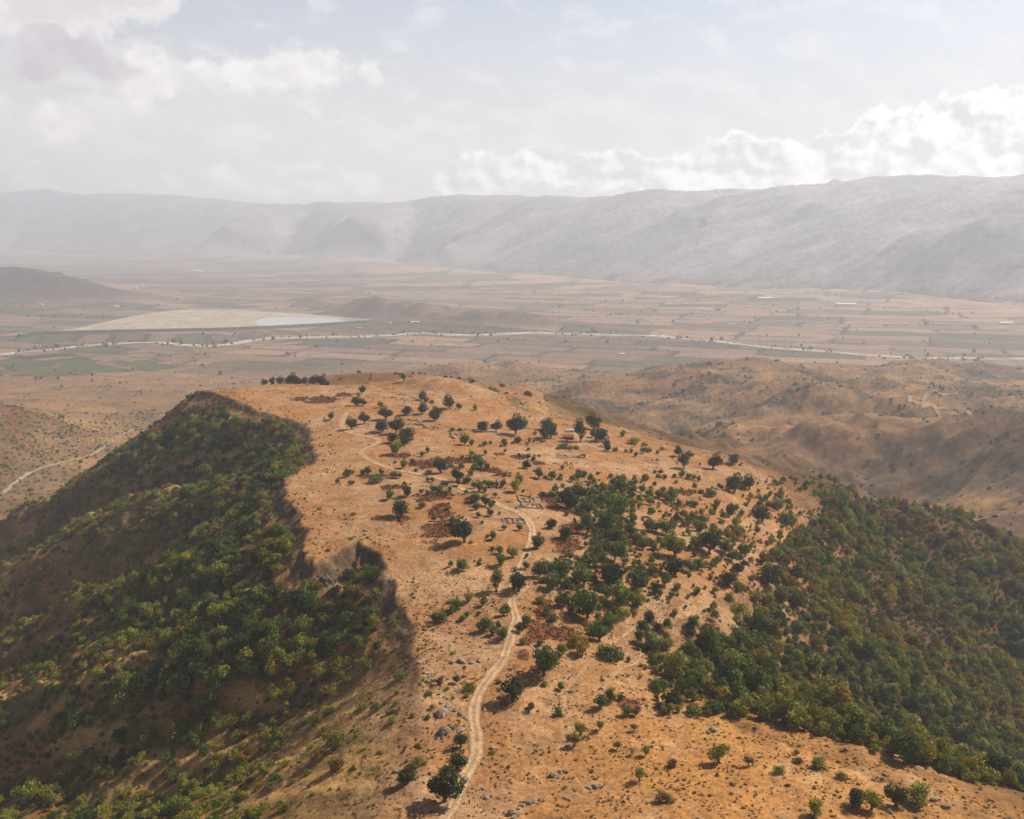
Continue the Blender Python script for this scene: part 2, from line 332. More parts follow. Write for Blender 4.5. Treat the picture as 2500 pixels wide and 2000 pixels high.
# red bracken: centre and half sizes in enlarged pixels
_br = [(cA,1000,840,90,20),(cA,1250,900,160,50),(cA,1750,960,140,25),(cA,1500,880,150,30),(cA,750,1020,150,18),(cA,950,1110,110,25),(cA,1300,1190,200,45),(cA,1350,1330,110,70),(cA,1010,1390,60,35),(cA,800,1380,60,20),(cA,1850,980,120,15),
    (cA,1870,820,70,15),(cA,2050,850,80,20),(cA,1590,1230,50,40),(cA,500,305,75,25),(cA,120,335,100,18),(cA,300,350,150,30),(cA,1900,1010,100,15),(cC,230,300,130,90),(cC,1000,900,120,100),(cC,1000,1050,180,70),(cC,1150,1080,120,60),(cC,850,1230,50,30),
    (cC,1070,85,90,40),(cC,1230,300,110,60),(cC,1180,420,120,70),(cB,520,870,90,60),(cB,880,880,60,40),(cD,1960,530,80,40),(cB,420,540,60,18),(cB,1560,900,60,20),(cB,1680,800,60,25),(cF,650,440,60,30),(cF,330,290,50,15)]
BRACKEN = []
for (f, x, y, a, b) in _br:
    g = ground_at([f(x, y)])[0]; k = 600 if f in (cA, cB) else 700 if f in (cC, cD) else 1000
    t = math.hypot(g[0], g[1], CAMZ-g[2]); s = k/2156*.8624*t/FOC
    BRACKEN.append((g[0], g[1], a*s*1.05, b*s/max((CAMZ-g[2])/t, .15)*1.05))
def bracken_w(x, y):
    w = np.full(x.shape, -9.0); wob = .7*fbm(x/9, y/9, 211, 4)+.5*fbm(x/24, y/24, 213, 2)
    for (bx, by, a, b) in BRACKEN: w = np.maximum(w, 1-np.sqrt(((x-bx)/a)**2+((y-by)/b)**2))
    return sst(w+wob, -.05, .28)
# ------------------------------------------------------------------ ground sheets (one relief, cut where one kind of ground meets the next)
def tag(o, label=None, cat=None, group=None, kind=None):
    if label: o['label'] = label
    if cat: o['category'] = cat
    if group: o['group'] = group
    if kind: o['kind'] = kind
    return o
def mesh_np(name, V, F, cols=None, smooth=True):
    me = bpy.data.meshes.new(name); V = np.asarray(V, np.float32); F = np.asarray(F, np.int32); k = F.shape[1]
    me.vertices.add(len(V)); me.vertices.foreach_set('co', V.ravel())
    me.loops.add(F.size); me.loops.foreach_set('vertex_index', F.ravel())
    me.polygons.add(len(F)); me.polygons.foreach_set('loop_start', np.arange(0, F.size, k, dtype=np.int32))
    me.update(calc_edges=True)
    if smooth: me.polygons.foreach_set('use_smooth', np.ones(len(F), bool))
    if cols is not None:
        a = me.attributes.new('tone', 'FLOAT_COLOR', 'POINT')
        a.data.foreach_set('color', np.c_[cols, np.ones(len(cols))].astype(np.float32).ravel())
    return me
def link(name, me, mat=None, parent=None):
    o = bpy.data.objects.new(name, me); COL.objects.link(o)
    if mat is not None:
        me.materials.clear(); me.materials.append(mat)
    if parent is not None: o.parent = parent
    return o
def pbsdf(m, rough=.95):
    m.use_nodes = True; n = m.node_tree.nodes['Principled BSDF']
    n.inputs['Roughness'].default_value = rough; n.inputs['Specular IOR Level'].default_value = .08
    return NB(m.node_tree), n
def ground_mat(name, fine, mid, bump):
    m = bpy.data.materials.new(name); b, p = pbsdf(m)
    at = b.new('ShaderNodeAttribute', attribute_name='tone')
    pos = b.new('ShaderNodeNewGeometry').outputs['Position']
    f = b.noise(pos, fine, 4, .6); g = b.noise(pos, mid, 5, .6)
    k = b.mul(b.ss(f, .3, .7, .72, 1.26), b.ss(g, .3, .7, .84, 1.15))
    b.l.new(b.mix(1.0, at.outputs['Color'], b.xyz(k, k, k), 'MULTIPLY'), p.inputs['Base Color'])
    bp = b.new('ShaderNodeBump'); bp.inputs['Strength'].default_value = bump; bp.inputs['Distance'].default_value = 1.0
    b.l.new(f, bp.inputs['Height']); b.l.new(bp.outputs[0], p.inputs['Normal'])
    return m
th = np.radians(np.concatenate([np.arange(-100, -34.5, .8), np.arange(-34.5, 34.5, .075), np.arange(34.5, 100.1, .8)]))
rr = np.concatenate([np.geomspace(4, 150, 40)[:-1], np.exp(np.arange(math.log(150), math.log(1750), .0034)), np.exp(np.arange(math.log(1756), math.log(30000), .0046))])
TH, RR = np.meshgrid(th, rr); GX = (RR*np.sin(TH)).ravel(); GY = (RR*np.cos(TH)).ravel()
GZ, HILL, HD, HIN, HLEFT, MT = height(GX, GY, True)
nr, nc = len(rr), len(th)

def C(*c): return np.array(c)[None, :]
def mixc(a, b, t): return a + (b-a)*np.clip(t, 0, 1)[:, None]
n_lo = fbm(GX/55, GY/55, 101, 4); n_hi = fbm(GX/9, GY/9, 103, 3); n_lo2 = fbm(GX/160, GY/160, 107, 3)
# dry hilltop grass
gold = (1-sst(GY, 330, 430))*sst(GX, -10, 60)
hc = mixc(mixc(C(.40,.215,.10), C(.42,.265,.165), sst(n_lo+.25*n_lo2, -.25, .25)), C(.44,.235,.085), gold*.75)
hc = mixc(hc, C(.26,.15,.075), sst(n_hi+.6*n_lo2+.4*fbm(GX/20, GY/20, 105, 3), .12, .6)*.8)
hc = mixc(hc, C(.53,.36,.235), sst(-n_hi*.7+.9*n_lo+.5*fbm(GX/24, GY/24, 106, 3), .12, .6)*.65)
kb = np.hypot(GX, GY-600) < 900
bw = np.zeros(GX.shape); bw[kb] = bracken_w(GX[kb], GY[kb])
hc = mixc(hc, mixc(C(.19,.062,.032), C(.13,.075,.03), sst(n_hi, -.1, .35)), bw*.92)
hc = mixc(hc, C(.22,.13,.08), np.exp(-((GX+175)/170)**2-((GY-1236)/30)**2)*.85)
# slopes: browner, with red scrub and olive
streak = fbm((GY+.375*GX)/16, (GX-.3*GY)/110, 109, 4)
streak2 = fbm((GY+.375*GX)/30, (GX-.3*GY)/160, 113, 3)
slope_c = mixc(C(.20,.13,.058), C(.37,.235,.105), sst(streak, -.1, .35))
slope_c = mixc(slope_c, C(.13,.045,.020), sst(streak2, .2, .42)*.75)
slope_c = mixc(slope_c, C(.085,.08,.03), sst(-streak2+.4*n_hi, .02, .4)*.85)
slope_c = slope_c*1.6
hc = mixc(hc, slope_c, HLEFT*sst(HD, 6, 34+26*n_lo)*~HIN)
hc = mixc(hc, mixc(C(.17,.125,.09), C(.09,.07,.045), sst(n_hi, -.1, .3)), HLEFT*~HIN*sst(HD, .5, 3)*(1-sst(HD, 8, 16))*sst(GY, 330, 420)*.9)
# wooded right flank: leaf litter and scrub
right = (1-HLEFT)*sst(HD, 15, 70)*~HIN*(GX > 40)
wood_c = mixc(C(.13,.085,.038), C(.19,.085,.045), sst(n_lo, -.1, .4)); wood_c = mixc(wood_c, C(.07,.075,.025), sst(n_hi, 0, .4)*.7)
hc = mixc(hc, wood_c, right)
# foothills and valley floor
fc = mixc(C(.33,.205,.115), C(.25,.17,.11), sst(n_lo2, -.2, .3))
gxz, gyz = np.gradient(GZ.reshape(nr, nc))
sl = fbm(GX/140, GY/90, 127, 4)
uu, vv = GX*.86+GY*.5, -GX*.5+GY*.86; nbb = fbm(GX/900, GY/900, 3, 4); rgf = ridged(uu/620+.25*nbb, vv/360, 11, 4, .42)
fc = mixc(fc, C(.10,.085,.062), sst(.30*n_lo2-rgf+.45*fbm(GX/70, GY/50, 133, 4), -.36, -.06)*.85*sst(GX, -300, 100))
fc = mixc(fc, C(.085,.08,.055), sst(sl+.35*fbm(GX/420, GY/300, 131, 3)+.3*fbm(GX/40, GY/30, 132, 3), .0, .28)*.85*sst(GX, -400, 100))
fc = mixc(fc, C(.22,.105,.065), sst(fbm(GX/230, GY/160, 137, 3), .18, .4)*.6)
fc = mixc(fc, C(.46,.28,.13), sst(fbm(GX/260, GY/120, 139, 3), .05, .35)*.75)
fine_f = fbm((-GX*.5+GY*.86)/16, (GX*.86+GY*.5)/40, 141, 4); fine_g = fbm(GX/9, GY/9, 142, 3)
fc = mixc(fc, C(.10,.085,.055), sst(fine_f+.4*fine_g, .10, .42)*.6*sst(GX, -500, 100)); fc = mixc(fc, C(.47,.30,.165), sst(-fine_f+.3*fine_g, .16, .45)*.5)
# fields
def fields(ang, w, h, seed, x, y):
    c_, s_ = math.cos(R(ang)), math.sin(R(ang)); a = x*c_+y*s_; b = -x*s_+y*c_
    a = a + 30*fbm(x/900, y/900, seed, 2); j = np.floor(b/h); a = a + (_h(j, j*0, seed)/65536)*w
    i = np.floor(a/w); r1 = _h(i, j, seed+1)/65536; r2 = _h(i, j, seed+2)/65536
    ea = np.minimum(a-i*w, (i+1)*w-a); eb = np.minimum(b-j*h, (j+1)*h-b)
    return r1, r2, np.minimum(ea, eb*1.0), a, b
r1, r2, ed, fa, fb_ = fields(-20, 420, 170, 151, GX, GY)
r1b, r2b, edb, _, _ = fields(-6, 900, 420, 157, GX, GY)
far_w = sst(GY, 6500, 9000)
r1 = np.where(far_w > .5, r1b, r1); r2 = np.where(far_w > .5, r2b, r2)
pc = mixc(C(.22,.145,.095), C(.42,.28,.20), r1)
pc = np.where((r2 > .78)[:, None], C(.47,.29,.175), pc); pc = np.where((r2 < .24)[:, None], C(.16,.145,.085), pc); pc = np.where((r2 < .08)[:, None], C(.13,.125,.075), pc)
pc = pc*(1+.16*fbm(GX/35, GY/35, 163, 3))[:, None]*(1+.05*np.sign(np.sin(fb_/9)))[:, None]
hedge = np.where(far_w > .5, sst(edb, 50, 18), sst(ed, 20, 8))*sst(fbm(GX/300, GY/300, 167, 2), -.35, .1)
pc = mixc(pc, C(.055,.06,.035), hedge*.9)
rough_ = sst(fbm(GX/700, GY/500, 173, 3), -.12, .12)     # unploughed pasture near the foothills
past = mixc(C(.37,.225,.13), C(.30,.19,.12), sst(n_lo2, -.2, .3))
past = mixc(past, C(.13,.12,.07), sst(fbm(GX/130, GY/100, 179, 4), .2, .45)*.8)
near_p = 1-sst(GY+.05*GX+500*fbm(GX/800, GY/800, 181, 2), 3100, 3700)
fc = mixc(fc, mixc(C(.17,.085,.055), C(.12,.10,.065), sst(n_lo, -.2, .2)), np.exp(-((GX-900)/420)**2-((GY-1420)/95)**2)*.85)
pc = mixc(pc, past, np.maximum(near_p, 0)*np.where(GX < 300, .8, .4))
foot_w = np.where(GX > -300, 1-sst(GY+.1*GX, 3000, 3350), 1-sst(GY, 2450, 2750))
lc = mixc(pc, fc, foot_w)
lc = mixc(lc, mixc(C(.17,.07,.04), C(.11,.10,.045), sst(n_lo, -.2, .2)), sst(-GX-.30*GY, 340, 440)*sst(GY, 1150, 1300)*(1-sst(GY, 2050, 2200))*.8)
# parcels between the river and the dam and south of the river: corners on the valley floor
def floor_px(pts):
    out = []
    for (u, v) in pts:
        dx, dy, dz = ray(u, v); t = -CAMZ/dz; out.append((dx*t, dy*t))
    return np.array(out)
kf = np.flatnonzero((GY > 2600) & (GY < 5200) & (GX < 600) & (GX > -3600)); xf, yf = GX[kf], GY[kf]
for q, cc in (([(60,560),(110,525),(270,520),(215,565)],(.12,.15,.07)),([(-120,575),(40,530),(100,526),(50,562)],(.20,.15,.09)),([(215,570),(290,520),(475,518),(410,560)],(.12,.155,.065)),([(420,578),(490,522),(665,516),(625,560)],(.30,.195,.12)),([(640,560),(690,518),(860,515),(835,555)],(.20,.135,.085)),
    ([(850,555),(880,515),(1040,515),(1015,560)],(.31,.205,.13)),([(1030,560),(1060,515),(1210,508),(1215,552)],(.14,.16,.07)),([(1225,555),(1225,510),(1440,545),(1330,565)],(.24,.165,.10)),([(1390,525),(1500,500),(1580,525),(1470,545)],(.21,.15,.09)),([(1600,500),(1650,492),(1740,515),(1640,522)],(.23,.15,.10)),
    ([(250,680),(455,660),(780,740),(500,745)],(.10,.165,.05)),([(0,690),(180,685),(440,740),(290,790),(130,765)],(.135,.15,.06)),([(640,685),(840,668),(1030,712),(880,735)],(.11,.16,.055)),([(100,650),(400,628),(440,640),(170,665)],(.075,.075,.07)),([(160,665),(430,645),(450,655),(200,675)],(.42,.26,.14)),
    ([(-60,652),(100,655),(0,675),(-60,676)],(.42,.26,.14)),([(1440,590),(1500,575),(1790,555),(1760,575)],(.44,.265,.14)),([(470,655),(870,625),(960,640),(620,685)],(.33,.22,.145)),([(880,660),(1050,630),(1250,640),(1040,700)],(.30,.20,.125)),([(0,740),(120,775),(0,785)],(.33,.215,.12)),([(1080,610),(1420,588),(1460,600),(1150,630)],(.36,.23,.14))):
    dd_, _, in_ = polydist(xf, yf, floor_px([crop(0, 600, 900)(*c_) for c_ in q]), True); sd_ = np.where(in_, dd_, -dd_)
    lc[kf] = mixc(lc[kf], C(*cc)*(1+.22*fbm(xf/45, yf/30, 195, 3))[:, None], sst(sd_, 4, 10)); lc[kf] = mixc(lc[kf], C(.07,.07,.04), sst(-np.abs(sd_), -15, -7)*.9*sst(fbm(xf/90, yf/90, 196, 2), -.4, 0))
kl2 = np.flatnonzero((GY > 4200) & (GY < 6800) & (np.abs(GX+1500) < 1800)); dl2, _, in2 = polydist(GX[kl2], GY[kl2], LAKE, True)
lc[kl2] = mixc(lc[kl2], C(.34,.285,.21), np.where(in2, 1, np.exp(-dl2/110))*sst(fbm(GX[kl2]/150, GY[kl2]/110, 198, 3)+np.where(in2, 1, 0), -.35, .25)*.8*(GY[kl2] > 4720-.06*(GX[kl2]+2400)))
# outlier hills: brownish grazing
bumpy = sst(GZ, 14, 40)*(GY > 3600)*(MT < 5)
lc = mixc(lc, mixc(C(.31,.19,.125), C(.19,.135,.095), sst(fbm(GX/150, GY/120, 193, 4), -.1, .3)), bumpy)
lc = mixc(lc, C(.10,.085,.06), sst(GZ, 16, 60)*(GX < -2400)*(GY > 5500)*(MT < 5)*.85)
# range: pale limestone, made paler and flatter still to paint in haze
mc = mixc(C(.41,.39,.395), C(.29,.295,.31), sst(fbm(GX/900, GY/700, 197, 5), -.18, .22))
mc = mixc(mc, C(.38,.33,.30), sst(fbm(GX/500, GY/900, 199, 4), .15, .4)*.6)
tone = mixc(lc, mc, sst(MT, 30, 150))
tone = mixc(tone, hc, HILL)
far_t = np.maximum(sst(GY, 2500, 4500), sst(MT, 3, 60))  # haze painted into the tone: ground and range greyed with distance
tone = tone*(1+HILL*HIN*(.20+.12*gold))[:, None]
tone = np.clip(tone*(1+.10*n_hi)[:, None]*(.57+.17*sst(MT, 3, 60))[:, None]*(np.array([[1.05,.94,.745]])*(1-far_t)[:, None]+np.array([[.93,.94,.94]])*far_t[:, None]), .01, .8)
# cut into sheets
idx = np.arange(nr*nc).reshape(nr, nc)
F = np.stack([idx[:-1,:-1], idx[:-1,1:], idx[1:,1:], idx[1:,:-1]], -1).reshape(-1, 4)
fx, fy = GX[F].mean(1), GY[F].mean(1)
nn, aa = fx*.61+fy*.79, -fx*.79+fy*.61
ok = (nn < 12600) & (aa > -11000) & (aa < 28000) & (nn > -2600)
fm, fh = MT[F].mean(1), HILL[F].mean(1)
foot_f = foot_w[F].mean(1)
lab = np.where(fm > 18, 3, np.where(fh > .5, 0, np.where((foot_f > .5), 1, 2)))
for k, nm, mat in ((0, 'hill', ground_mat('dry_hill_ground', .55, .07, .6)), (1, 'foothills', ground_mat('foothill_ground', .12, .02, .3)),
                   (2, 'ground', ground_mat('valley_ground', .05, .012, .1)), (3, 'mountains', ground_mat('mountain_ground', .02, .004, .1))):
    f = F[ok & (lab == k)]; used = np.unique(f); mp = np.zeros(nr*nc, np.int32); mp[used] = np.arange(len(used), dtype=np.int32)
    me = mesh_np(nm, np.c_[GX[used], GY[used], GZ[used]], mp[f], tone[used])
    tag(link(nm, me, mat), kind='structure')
del F, fx, fy, nn, aa
# ------------------------------------------------------------------ air
hz = bpy.data.meshes.new('haze'); bmh = bmesh.new(); bmesh.ops.create_cube(bmh, size=1)
ax, nx = Vector((-.79, .61, 0)).normalized(), Vector((.61, .79, 0)).normalized()
for v in bmh.verts:
    p = nx*(5000+16000*v.co.x) + ax*(9000+42000*v.co.y); v.co = Vector((p.x, p.y, 735+1500*v.co.z))
bmesh.ops.recalc_face_normals(bmh, faces=bmh.faces); bmh.to_mesh(hz); bmh.free()
hm = bpy.data.materials.new('haze'); hm.use_nodes = True; hb = NB(hm.node_tree); hm.node_tree.nodes.remove(hm.node_tree.nodes['Principled BSDF'])
pv = hb.new('ShaderNodeVolumePrincipled'); pv.inputs['Color'].default_value = (.79, .85, .98, 1); pv.inputs['Density'].default_value = 8.6e-5
pv.inputs['Density Attribute'].default_value = ''; pv.inputs['Anisotropy'].default_value = .23
hb.l.new(pv.outputs[0], hm.node_tree.nodes['Material Output'].inputs['Volume'])
tag(link('haze', hz, hm), kind='stuff')
# ------------------------------------------------------------------ track, paths, river, reservoir
def spline(pts, step):
    P = np.asarray(pts, float); Q = np.vstack([2*P[0]-P[1], P, 2*P[-1]-P[-2]]); out = []
    for i in range(1, len(Q)-2):
        p0, p1, p2_, p3 = Q[i-1], Q[i], Q[i+1], Q[i+2]; n = max(2, int(np.hypot(*(p2_-p1)[:2])/step))
        for k in range(n):
            t = k/n; out.append(.5*((2*p1)+(-p0+p2_)*t+(2*p0-5*p1+4*p2_-p3)*t*t+(-p0+3*p1-3*p2_+p3)*t**3))
    out.append(P[-1]); return np.array(out)
def ribbon(name, xy, width, across, lift, tonef, mat, wob=.12, seed=0, kind='structure', cols=None):
    """a strip draped on the relief; across: positions -1..1; tonef(s, a) -> colours"""
    d = np.gradient(xy, axis=0); d /= np.linalg.norm(d, axis=1)[:, None]+1e-9; nrm = np.c_[d[:,1], -d[:,0]]
    s = np.r_[0, np.cumsum(np.hypot(*np.diff(xy, axis=0).T))]; w = np.broadcast_to(width, s.shape)*.5
    A = np.asarray(across, float); n, k = len(xy), len(A)
    wl = 1+wob*2*fbm(s/(w.mean()*4), s*0+3.3, seed, 3); wr = 1+wob*2*fbm(s/(w.mean()*4), s*0+9.1, seed+5, 3)
    off = np.where(A[None] < 0, A[None]*(w*wl)[:, None], A[None]*(w*wr)[:, None])
    X = xy[:, 0:1]+nrm[:, 0:1]*off; Y = xy[:, 1:2]+nrm[:, 1:2]*off
    Z = height(X.ravel(), Y.ravel()).reshape(n, k)+lift
    i = np.arange(n*k).reshape(n, k); F = np.stack([i[:-1,:-1], i[:-1,1:], i[1:,1:], i[1:,:-1]], -1).reshape(-1, 4)
    S, AA = np.repeat(s, k), np.tile(A, n)
    me = mesh_np(name, np.c_[X.ravel(), Y.ravel(), Z.ravel()], F, tonef(S, AA, X.ravel(), Y.ravel()))
    return tag(link(name, me, mat), kind=kind)
track_mat = ground_mat('track_dust', 1.2, .2, .3); gravel_mat = ground_mat('pale_gravel', .05, .01, .1)
TRACK = [(905,1760),(935,1725),(958,1690),(968,1660),(976,1640),(992,1612),(1005,1578),(1003,1545),(998,1515),(1000,1482),(1012,1452),(1035,1420),(1060,1385),(1073,1350),(1081,1322),(1086,1300),(1079,1272),(1082,1240),(1094,1200),(1110,1166),(1119,1140),(1120,1112),(1108,1091),(1085,1077),(1052,1064),(1026,1050),
    (985,1034),(947,1017),(916,1005),(878,998),(844,991),(810,982),(776,968),(761,957),(764,948),(778,942),(793,935),(797,927),(781,921),(755,916),(738,912),(723,903),(720,888),(733,869)]
tw = ground_at(TRACK)[:, :2]
def track_tone(S, A, X, Y):
    rut = np.exp(-((np.abs(A)-.48)/.2)**2); n_ = fbm(X/5, Y/5, 301, 3)
    c = mixc(C(.28,.17,.085), C(.44,.295,.165), np.clip(rut*.9+.25+.5*n_, 0, 1)); edge = sst(np.abs(A), .8, 1.0)
    return mixc(c, C(.24,.135,.065), edge*.85+.25*np.exp(-(A/.18)**2)*sst(n_, -.2, .2))
sx = spline(tw, 1.3)
ribbon('dirt_track', sx, 5.0, [-1,-.8,-.6,-.42,-.25,-.1,0,.1,.25,.42,.6,.8,1], .2, track_tone, track_mat, wob=.26, seed=311)
def path_tone(S, A, X, Y): return mixc(C(.34,.215,.12), C(.26,.15,.075), sst(np.abs(A), .5, 1)*.9+.5*fbm(X/6, Y/6, 317, 2))
PATHS = [([cC(1820,860),cC(1780,950),cC(1730,1000),cC(1640,1070),cC(1500,1150)], 1.5),([cC(1390,1250),cC(1290,1370),cC(1230,1440),cC(1180,1500)], 1.2),([cC(1760,1220),cC(1690,1300),cC(1600,1330),cC(1500,1430),cC(1450,1500)], 1.3),
    ([cC(1850,830),cC(1790,900),cC(1690,1010),cC(1560,1120)], 1.0),([cC(940,680),cC(850,760),cC(790,830)], 1.4),([cC(730,1240),cC(690,1310),cC(600,1400)],1.0),([cC(870,1130),cC(930,1180),cC(960,1240)],.9),
    ([cA(1300,680),cA(1350,620),cA(1450,615),cA(1700,600)], 1.6),([cA(540,465),cA(640,462),cA(760,470)], 1.6),([cA(1220,220),cA(1280,240),cA(1360,300)], 1.6),([cC(1010,220),cC(1120,230),cC(1270,232)], 1.2),
    ([cA(880,270),cA(960,330),cA(1010,400)], 2),([cD(1900,220),cD(1760,400),cD(1720,480)],1.0),([cD(1480,430),cD(1620,250),cD(1680,190)],1.0)]
for i, (pp, w_) in enumerate(PATHS): ribbon('path', spline(ground_at(pp)[:, :2], 1.5), w_*.95, [-1,-.4,.4,1], .2, path_tone, track_mat, wob=.3, seed=331+i)
# river of pale gravel across the valley
def on_plane(pts, z):
    out = []
    for u, v in pts:
        dx, dy, dz = ray(u, v); t = (z-CAMZ)/dz; out.append((dx*t, dy*t))
    return np.array(out)
def river_tone(S, A, X, Y):
    n_ = fbm(X/90, Y/60, 341, 4); c = mixc(C(.46,.40,.34), C(.32,.26,.19), sst(n_, -.05, .35))
    c = mixc(c, C(.20,.165,.105), sst(fbm(X/75, Y/38, 343, 3), .10, .28)*.8)
    return mixc(c, C(.22,.19,.12), sst(np.abs(A)+.5*n_, .85, 1.15)*.8)
rv = on_plane([(-120,762),(0,748),(60,741),(100,738),(200,727),(320,722),(380,726),(440,729),(500,723),(540,716),(580,713),(640,711),(720,710),(800,708),(880,703),(960,706),(1040,705),(1100,703),(1200,704),(1280,706),(1345,707),(1390,708),(1420,712),(1500,718),(1600,730),(1750,742),(1900,752),(2060,756),(2260,757)], 0)
sr = spline(rv, 25); u_ = np.linspace(0, 1, len(sr))
wid = 46+44*fbm(u_*30, u_*0, 347, 3)+26*np.exp(-((u_-.28)/.1)**2)+22*np.exp(-((u_-.5)/.06)**2)
ribbon('river', sr, np.clip(wid, 16, 120), [-1,-.7,-.35,0,.35,.7,1], 1.6, river_tone, gravel_mat, wob=.35, seed=351)
ribbon('river_bank', sr+np.array([6,-38]), np.clip(wid, 30, 140)*1.0, [-1,-.5,0,.5,1], .8, lambda S, A, X, Y: mixc(C(.13,.125,.075), C(.24,.19,.12), sst(fbm(X/60, Y/40, 353, 3), -.1, .3)), gravel_mat, wob=.5, seed=357)
ss_ = spline(ground_at([(2,1042),(40,1012),(88,986),(130,975),(172,964),(215,945),(282,905)])[:, :2], 8)
ribbon('stream', ss_, 8, [-1,-.4,.4,1], 1.0, lambda S, A, X, Y: mixc(C(.30,.245,.175), C(.19,.145,.09), sst(np.abs(A)+.6*fbm(X/25, Y/25, 361, 3), .6, 1.1)), gravel_mat, wob=.5, seed=363)
def sheet(name, px, z, mat, tonec, jit=0, seed=0):
    P = on_plane(px, z); P = spline(np.vstack([P, P[:1]]), 45)[:-1]
    if jit: P = P + jit*np.c_[fbm(P[:,0]/160, P[:,1]/160, seed, 3), fbm(P[:,0]/160, P[:,1]/160, seed+1, 3)]
    me = bpy.data.meshes.new(name); bm = bmesh.new(); bm.faces.new([bm.verts.new((x, y, z)) for x, y in P])
    bmesh.ops.triangulate(bm, faces=bm.faces[:]); 
    for f in bm.faces:
        if f.normal.z < 0: f.normal_flip()
    bm.to_mesh(me); bm.free()
    if tonec: 
        a = me.attributes.new('tone', 'FLOAT_COLOR', 'POINT'); a.data.foreach_set('color', np.tile(list(tonec)+[1], len(me.vertices)).astype(np.float32))
    return tag(link(name, me, mat), kind='structure')
sheet('lake_bed', [(60,703),(150,693),(250,672),(330,658),(400,652),(520,655),(600,659),(700,666),(790,675),(730,681),(640,686),(560,690),(400,695),(230,699),(120,702)], 3.0, ground_mat('silt', .02, .004, .05), (.33,.28,.205), 30, 371)
wm = bpy.data.materials.new('still_water'); wb, wp = pbsdf(wm, .12); wp.inputs['Base Color'].default_value = (.32,.32,.31,1); wp.inputs['Specular IOR Level'].default_value = .28
bp = wb.new('ShaderNodeBump'); bp.inputs['Strength'].default_value = .1; wb.l.new(wb.noise(wb.new('ShaderNodeNewGeometry').outputs['Position'], .15, 3), bp.inputs['Height']); wb.l.new(bp.outputs[0], wp.inputs['Normal'])
sheet('lake', [(538,680),(548,672),(575,668),(630,668),(700,670),(775,675),(720,680),(650,684),(580,688),(548,685)], 3.6, wm, None, 14, 373)
dm = spline(on_plane([(40,709),(130,702),(300,698),(450,695),(560,691),(660,686),(790,678)], 2), 30)
def dam():
    d = np.gradient(dm, axis=0); d /= np.linalg.norm(d, axis=1)[:, None]; nn_ = np.c_[d[:,1], -d[:,0]]; rows = []
    for o, z in ((-40,-1),(-6,13),(6,13),(34,-1)): rows.append(np.c_[dm+nn_*o, np.full(len(dm), z)])
    V = np.stack(rows, 1).reshape(-1, 3); i = np.arange(len(V)).reshape(-1, 4); F = np.stack([i[:-1,:-1], i[:-1,1:], i[1:,1:], i[1:,:-1]], -1).reshape(-1, 4)
    return V, F
V, F_ = dam(); tag(link('embankment', mesh_np('embankment', V, F_, np.tile([[.05,.05,.03]], (len(V), 1))), gravel_mat), 'long low grassed earth dam holding back the pale lake', 'embankment')
ribbon('path', spline(ground_at([cH(1770,675),cH(1680,680),cH(1580,688),cH(1490,694),cH(1500,715),cH(1550,745),cH(1650,775),cH(1840,802)])[:, :2], 8), 7, [-1,0,1], .8, lambda S, A, X, Y: np.tile([[.28,.21,.15]], (len(S), 1)), gravel_mat, seed=381)
# ------------------------------------------------------------------ foliage and plants
rng = np.random.default_rng(7)
def leaf_mat(name, c1, c2, c3=None):
    m = bpy.data.materials.new(name); m.use_nodes = True; b = NB(m.node_tree); p = m.node_tree.nodes['Principled BSDF']
    oi = b.new('ShaderNodeObjectInfo'); pos = b.new('ShaderNodeTexCoord').outputs['Object']
    n = b.noise(pos, 2.2, 3, .6)
    col = b.mix(b.ss(n, .35, .65), (*c1, 1), (*c2, 1))
    if c3: col = b.mix(b.ss(b.noise(pos, 1.1, 2), .55, .7), col, (*c3, 1))
    k = b.m('MULTIPLY_ADD', oi.outputs['Random'], .55, .72)
    col = b.mix(1.0, col, b.xyz(k, k, k), 'MULTIPLY')
    b.l.new(col, p.inputs['Base Color']); p.inputs['Roughness'].default_value = .75; p.inputs['Specular IOR Level'].default_value = .15
    tr = b.new('ShaderNodeBsdfTranslucent'); b.l.new(col, tr.inputs[0])
    mx = b.new('ShaderNodeMixShader'); mx.inputs[0].default_value = .22
    b.l.new(p.outputs[0], mx.inputs[1]); b.l.new(tr.outputs[0], mx.inputs[2]); b.l.new(mx.outputs[0], m.node_tree.nodes['Material Output'].inputs['Surface'])
    return m
LEAF = {'straw': leaf_mat('dry_grass_tuft', (.20,.125,.05), (.32,.21,.085)), 'dark': leaf_mat('dark_oak_leaves', (.022,.037,.009), (.048,.070,.014)), 'green': leaf_mat('green_leaves', (.062,.100,.013), (.125,.165,.022)),
        'olive': leaf_mat('olive_leaves', (.155,.165,.016), (.27,.25,.028)), 'yellow': leaf_mat('turning_leaves', (.19,.155,.012), (.34,.24,.016), (.34,.18,.015)),
        'rust': leaf_mat('rusty_leaves', (.16,.095,.020), (.24,.135,.026)), 'brown': leaf_mat('dry_scrub', (.12,.085,.040), (.18,.115,.055)), 'red': leaf_mat('bracken_fronds', (.15,.042,.020), (.21,.075,.030))}
bark = bpy.data.materials.new('bark'); bb_, bpn = pbsdf(bark)
bb_.l.new(bb_.mix(bb_.noise(bb_.new('ShaderNodeTexCoord').outputs['Object'], 9.0, 4), (.05,.036,.025,1), (.13,.10,.075,1)), bpn.inputs['Base Color'])
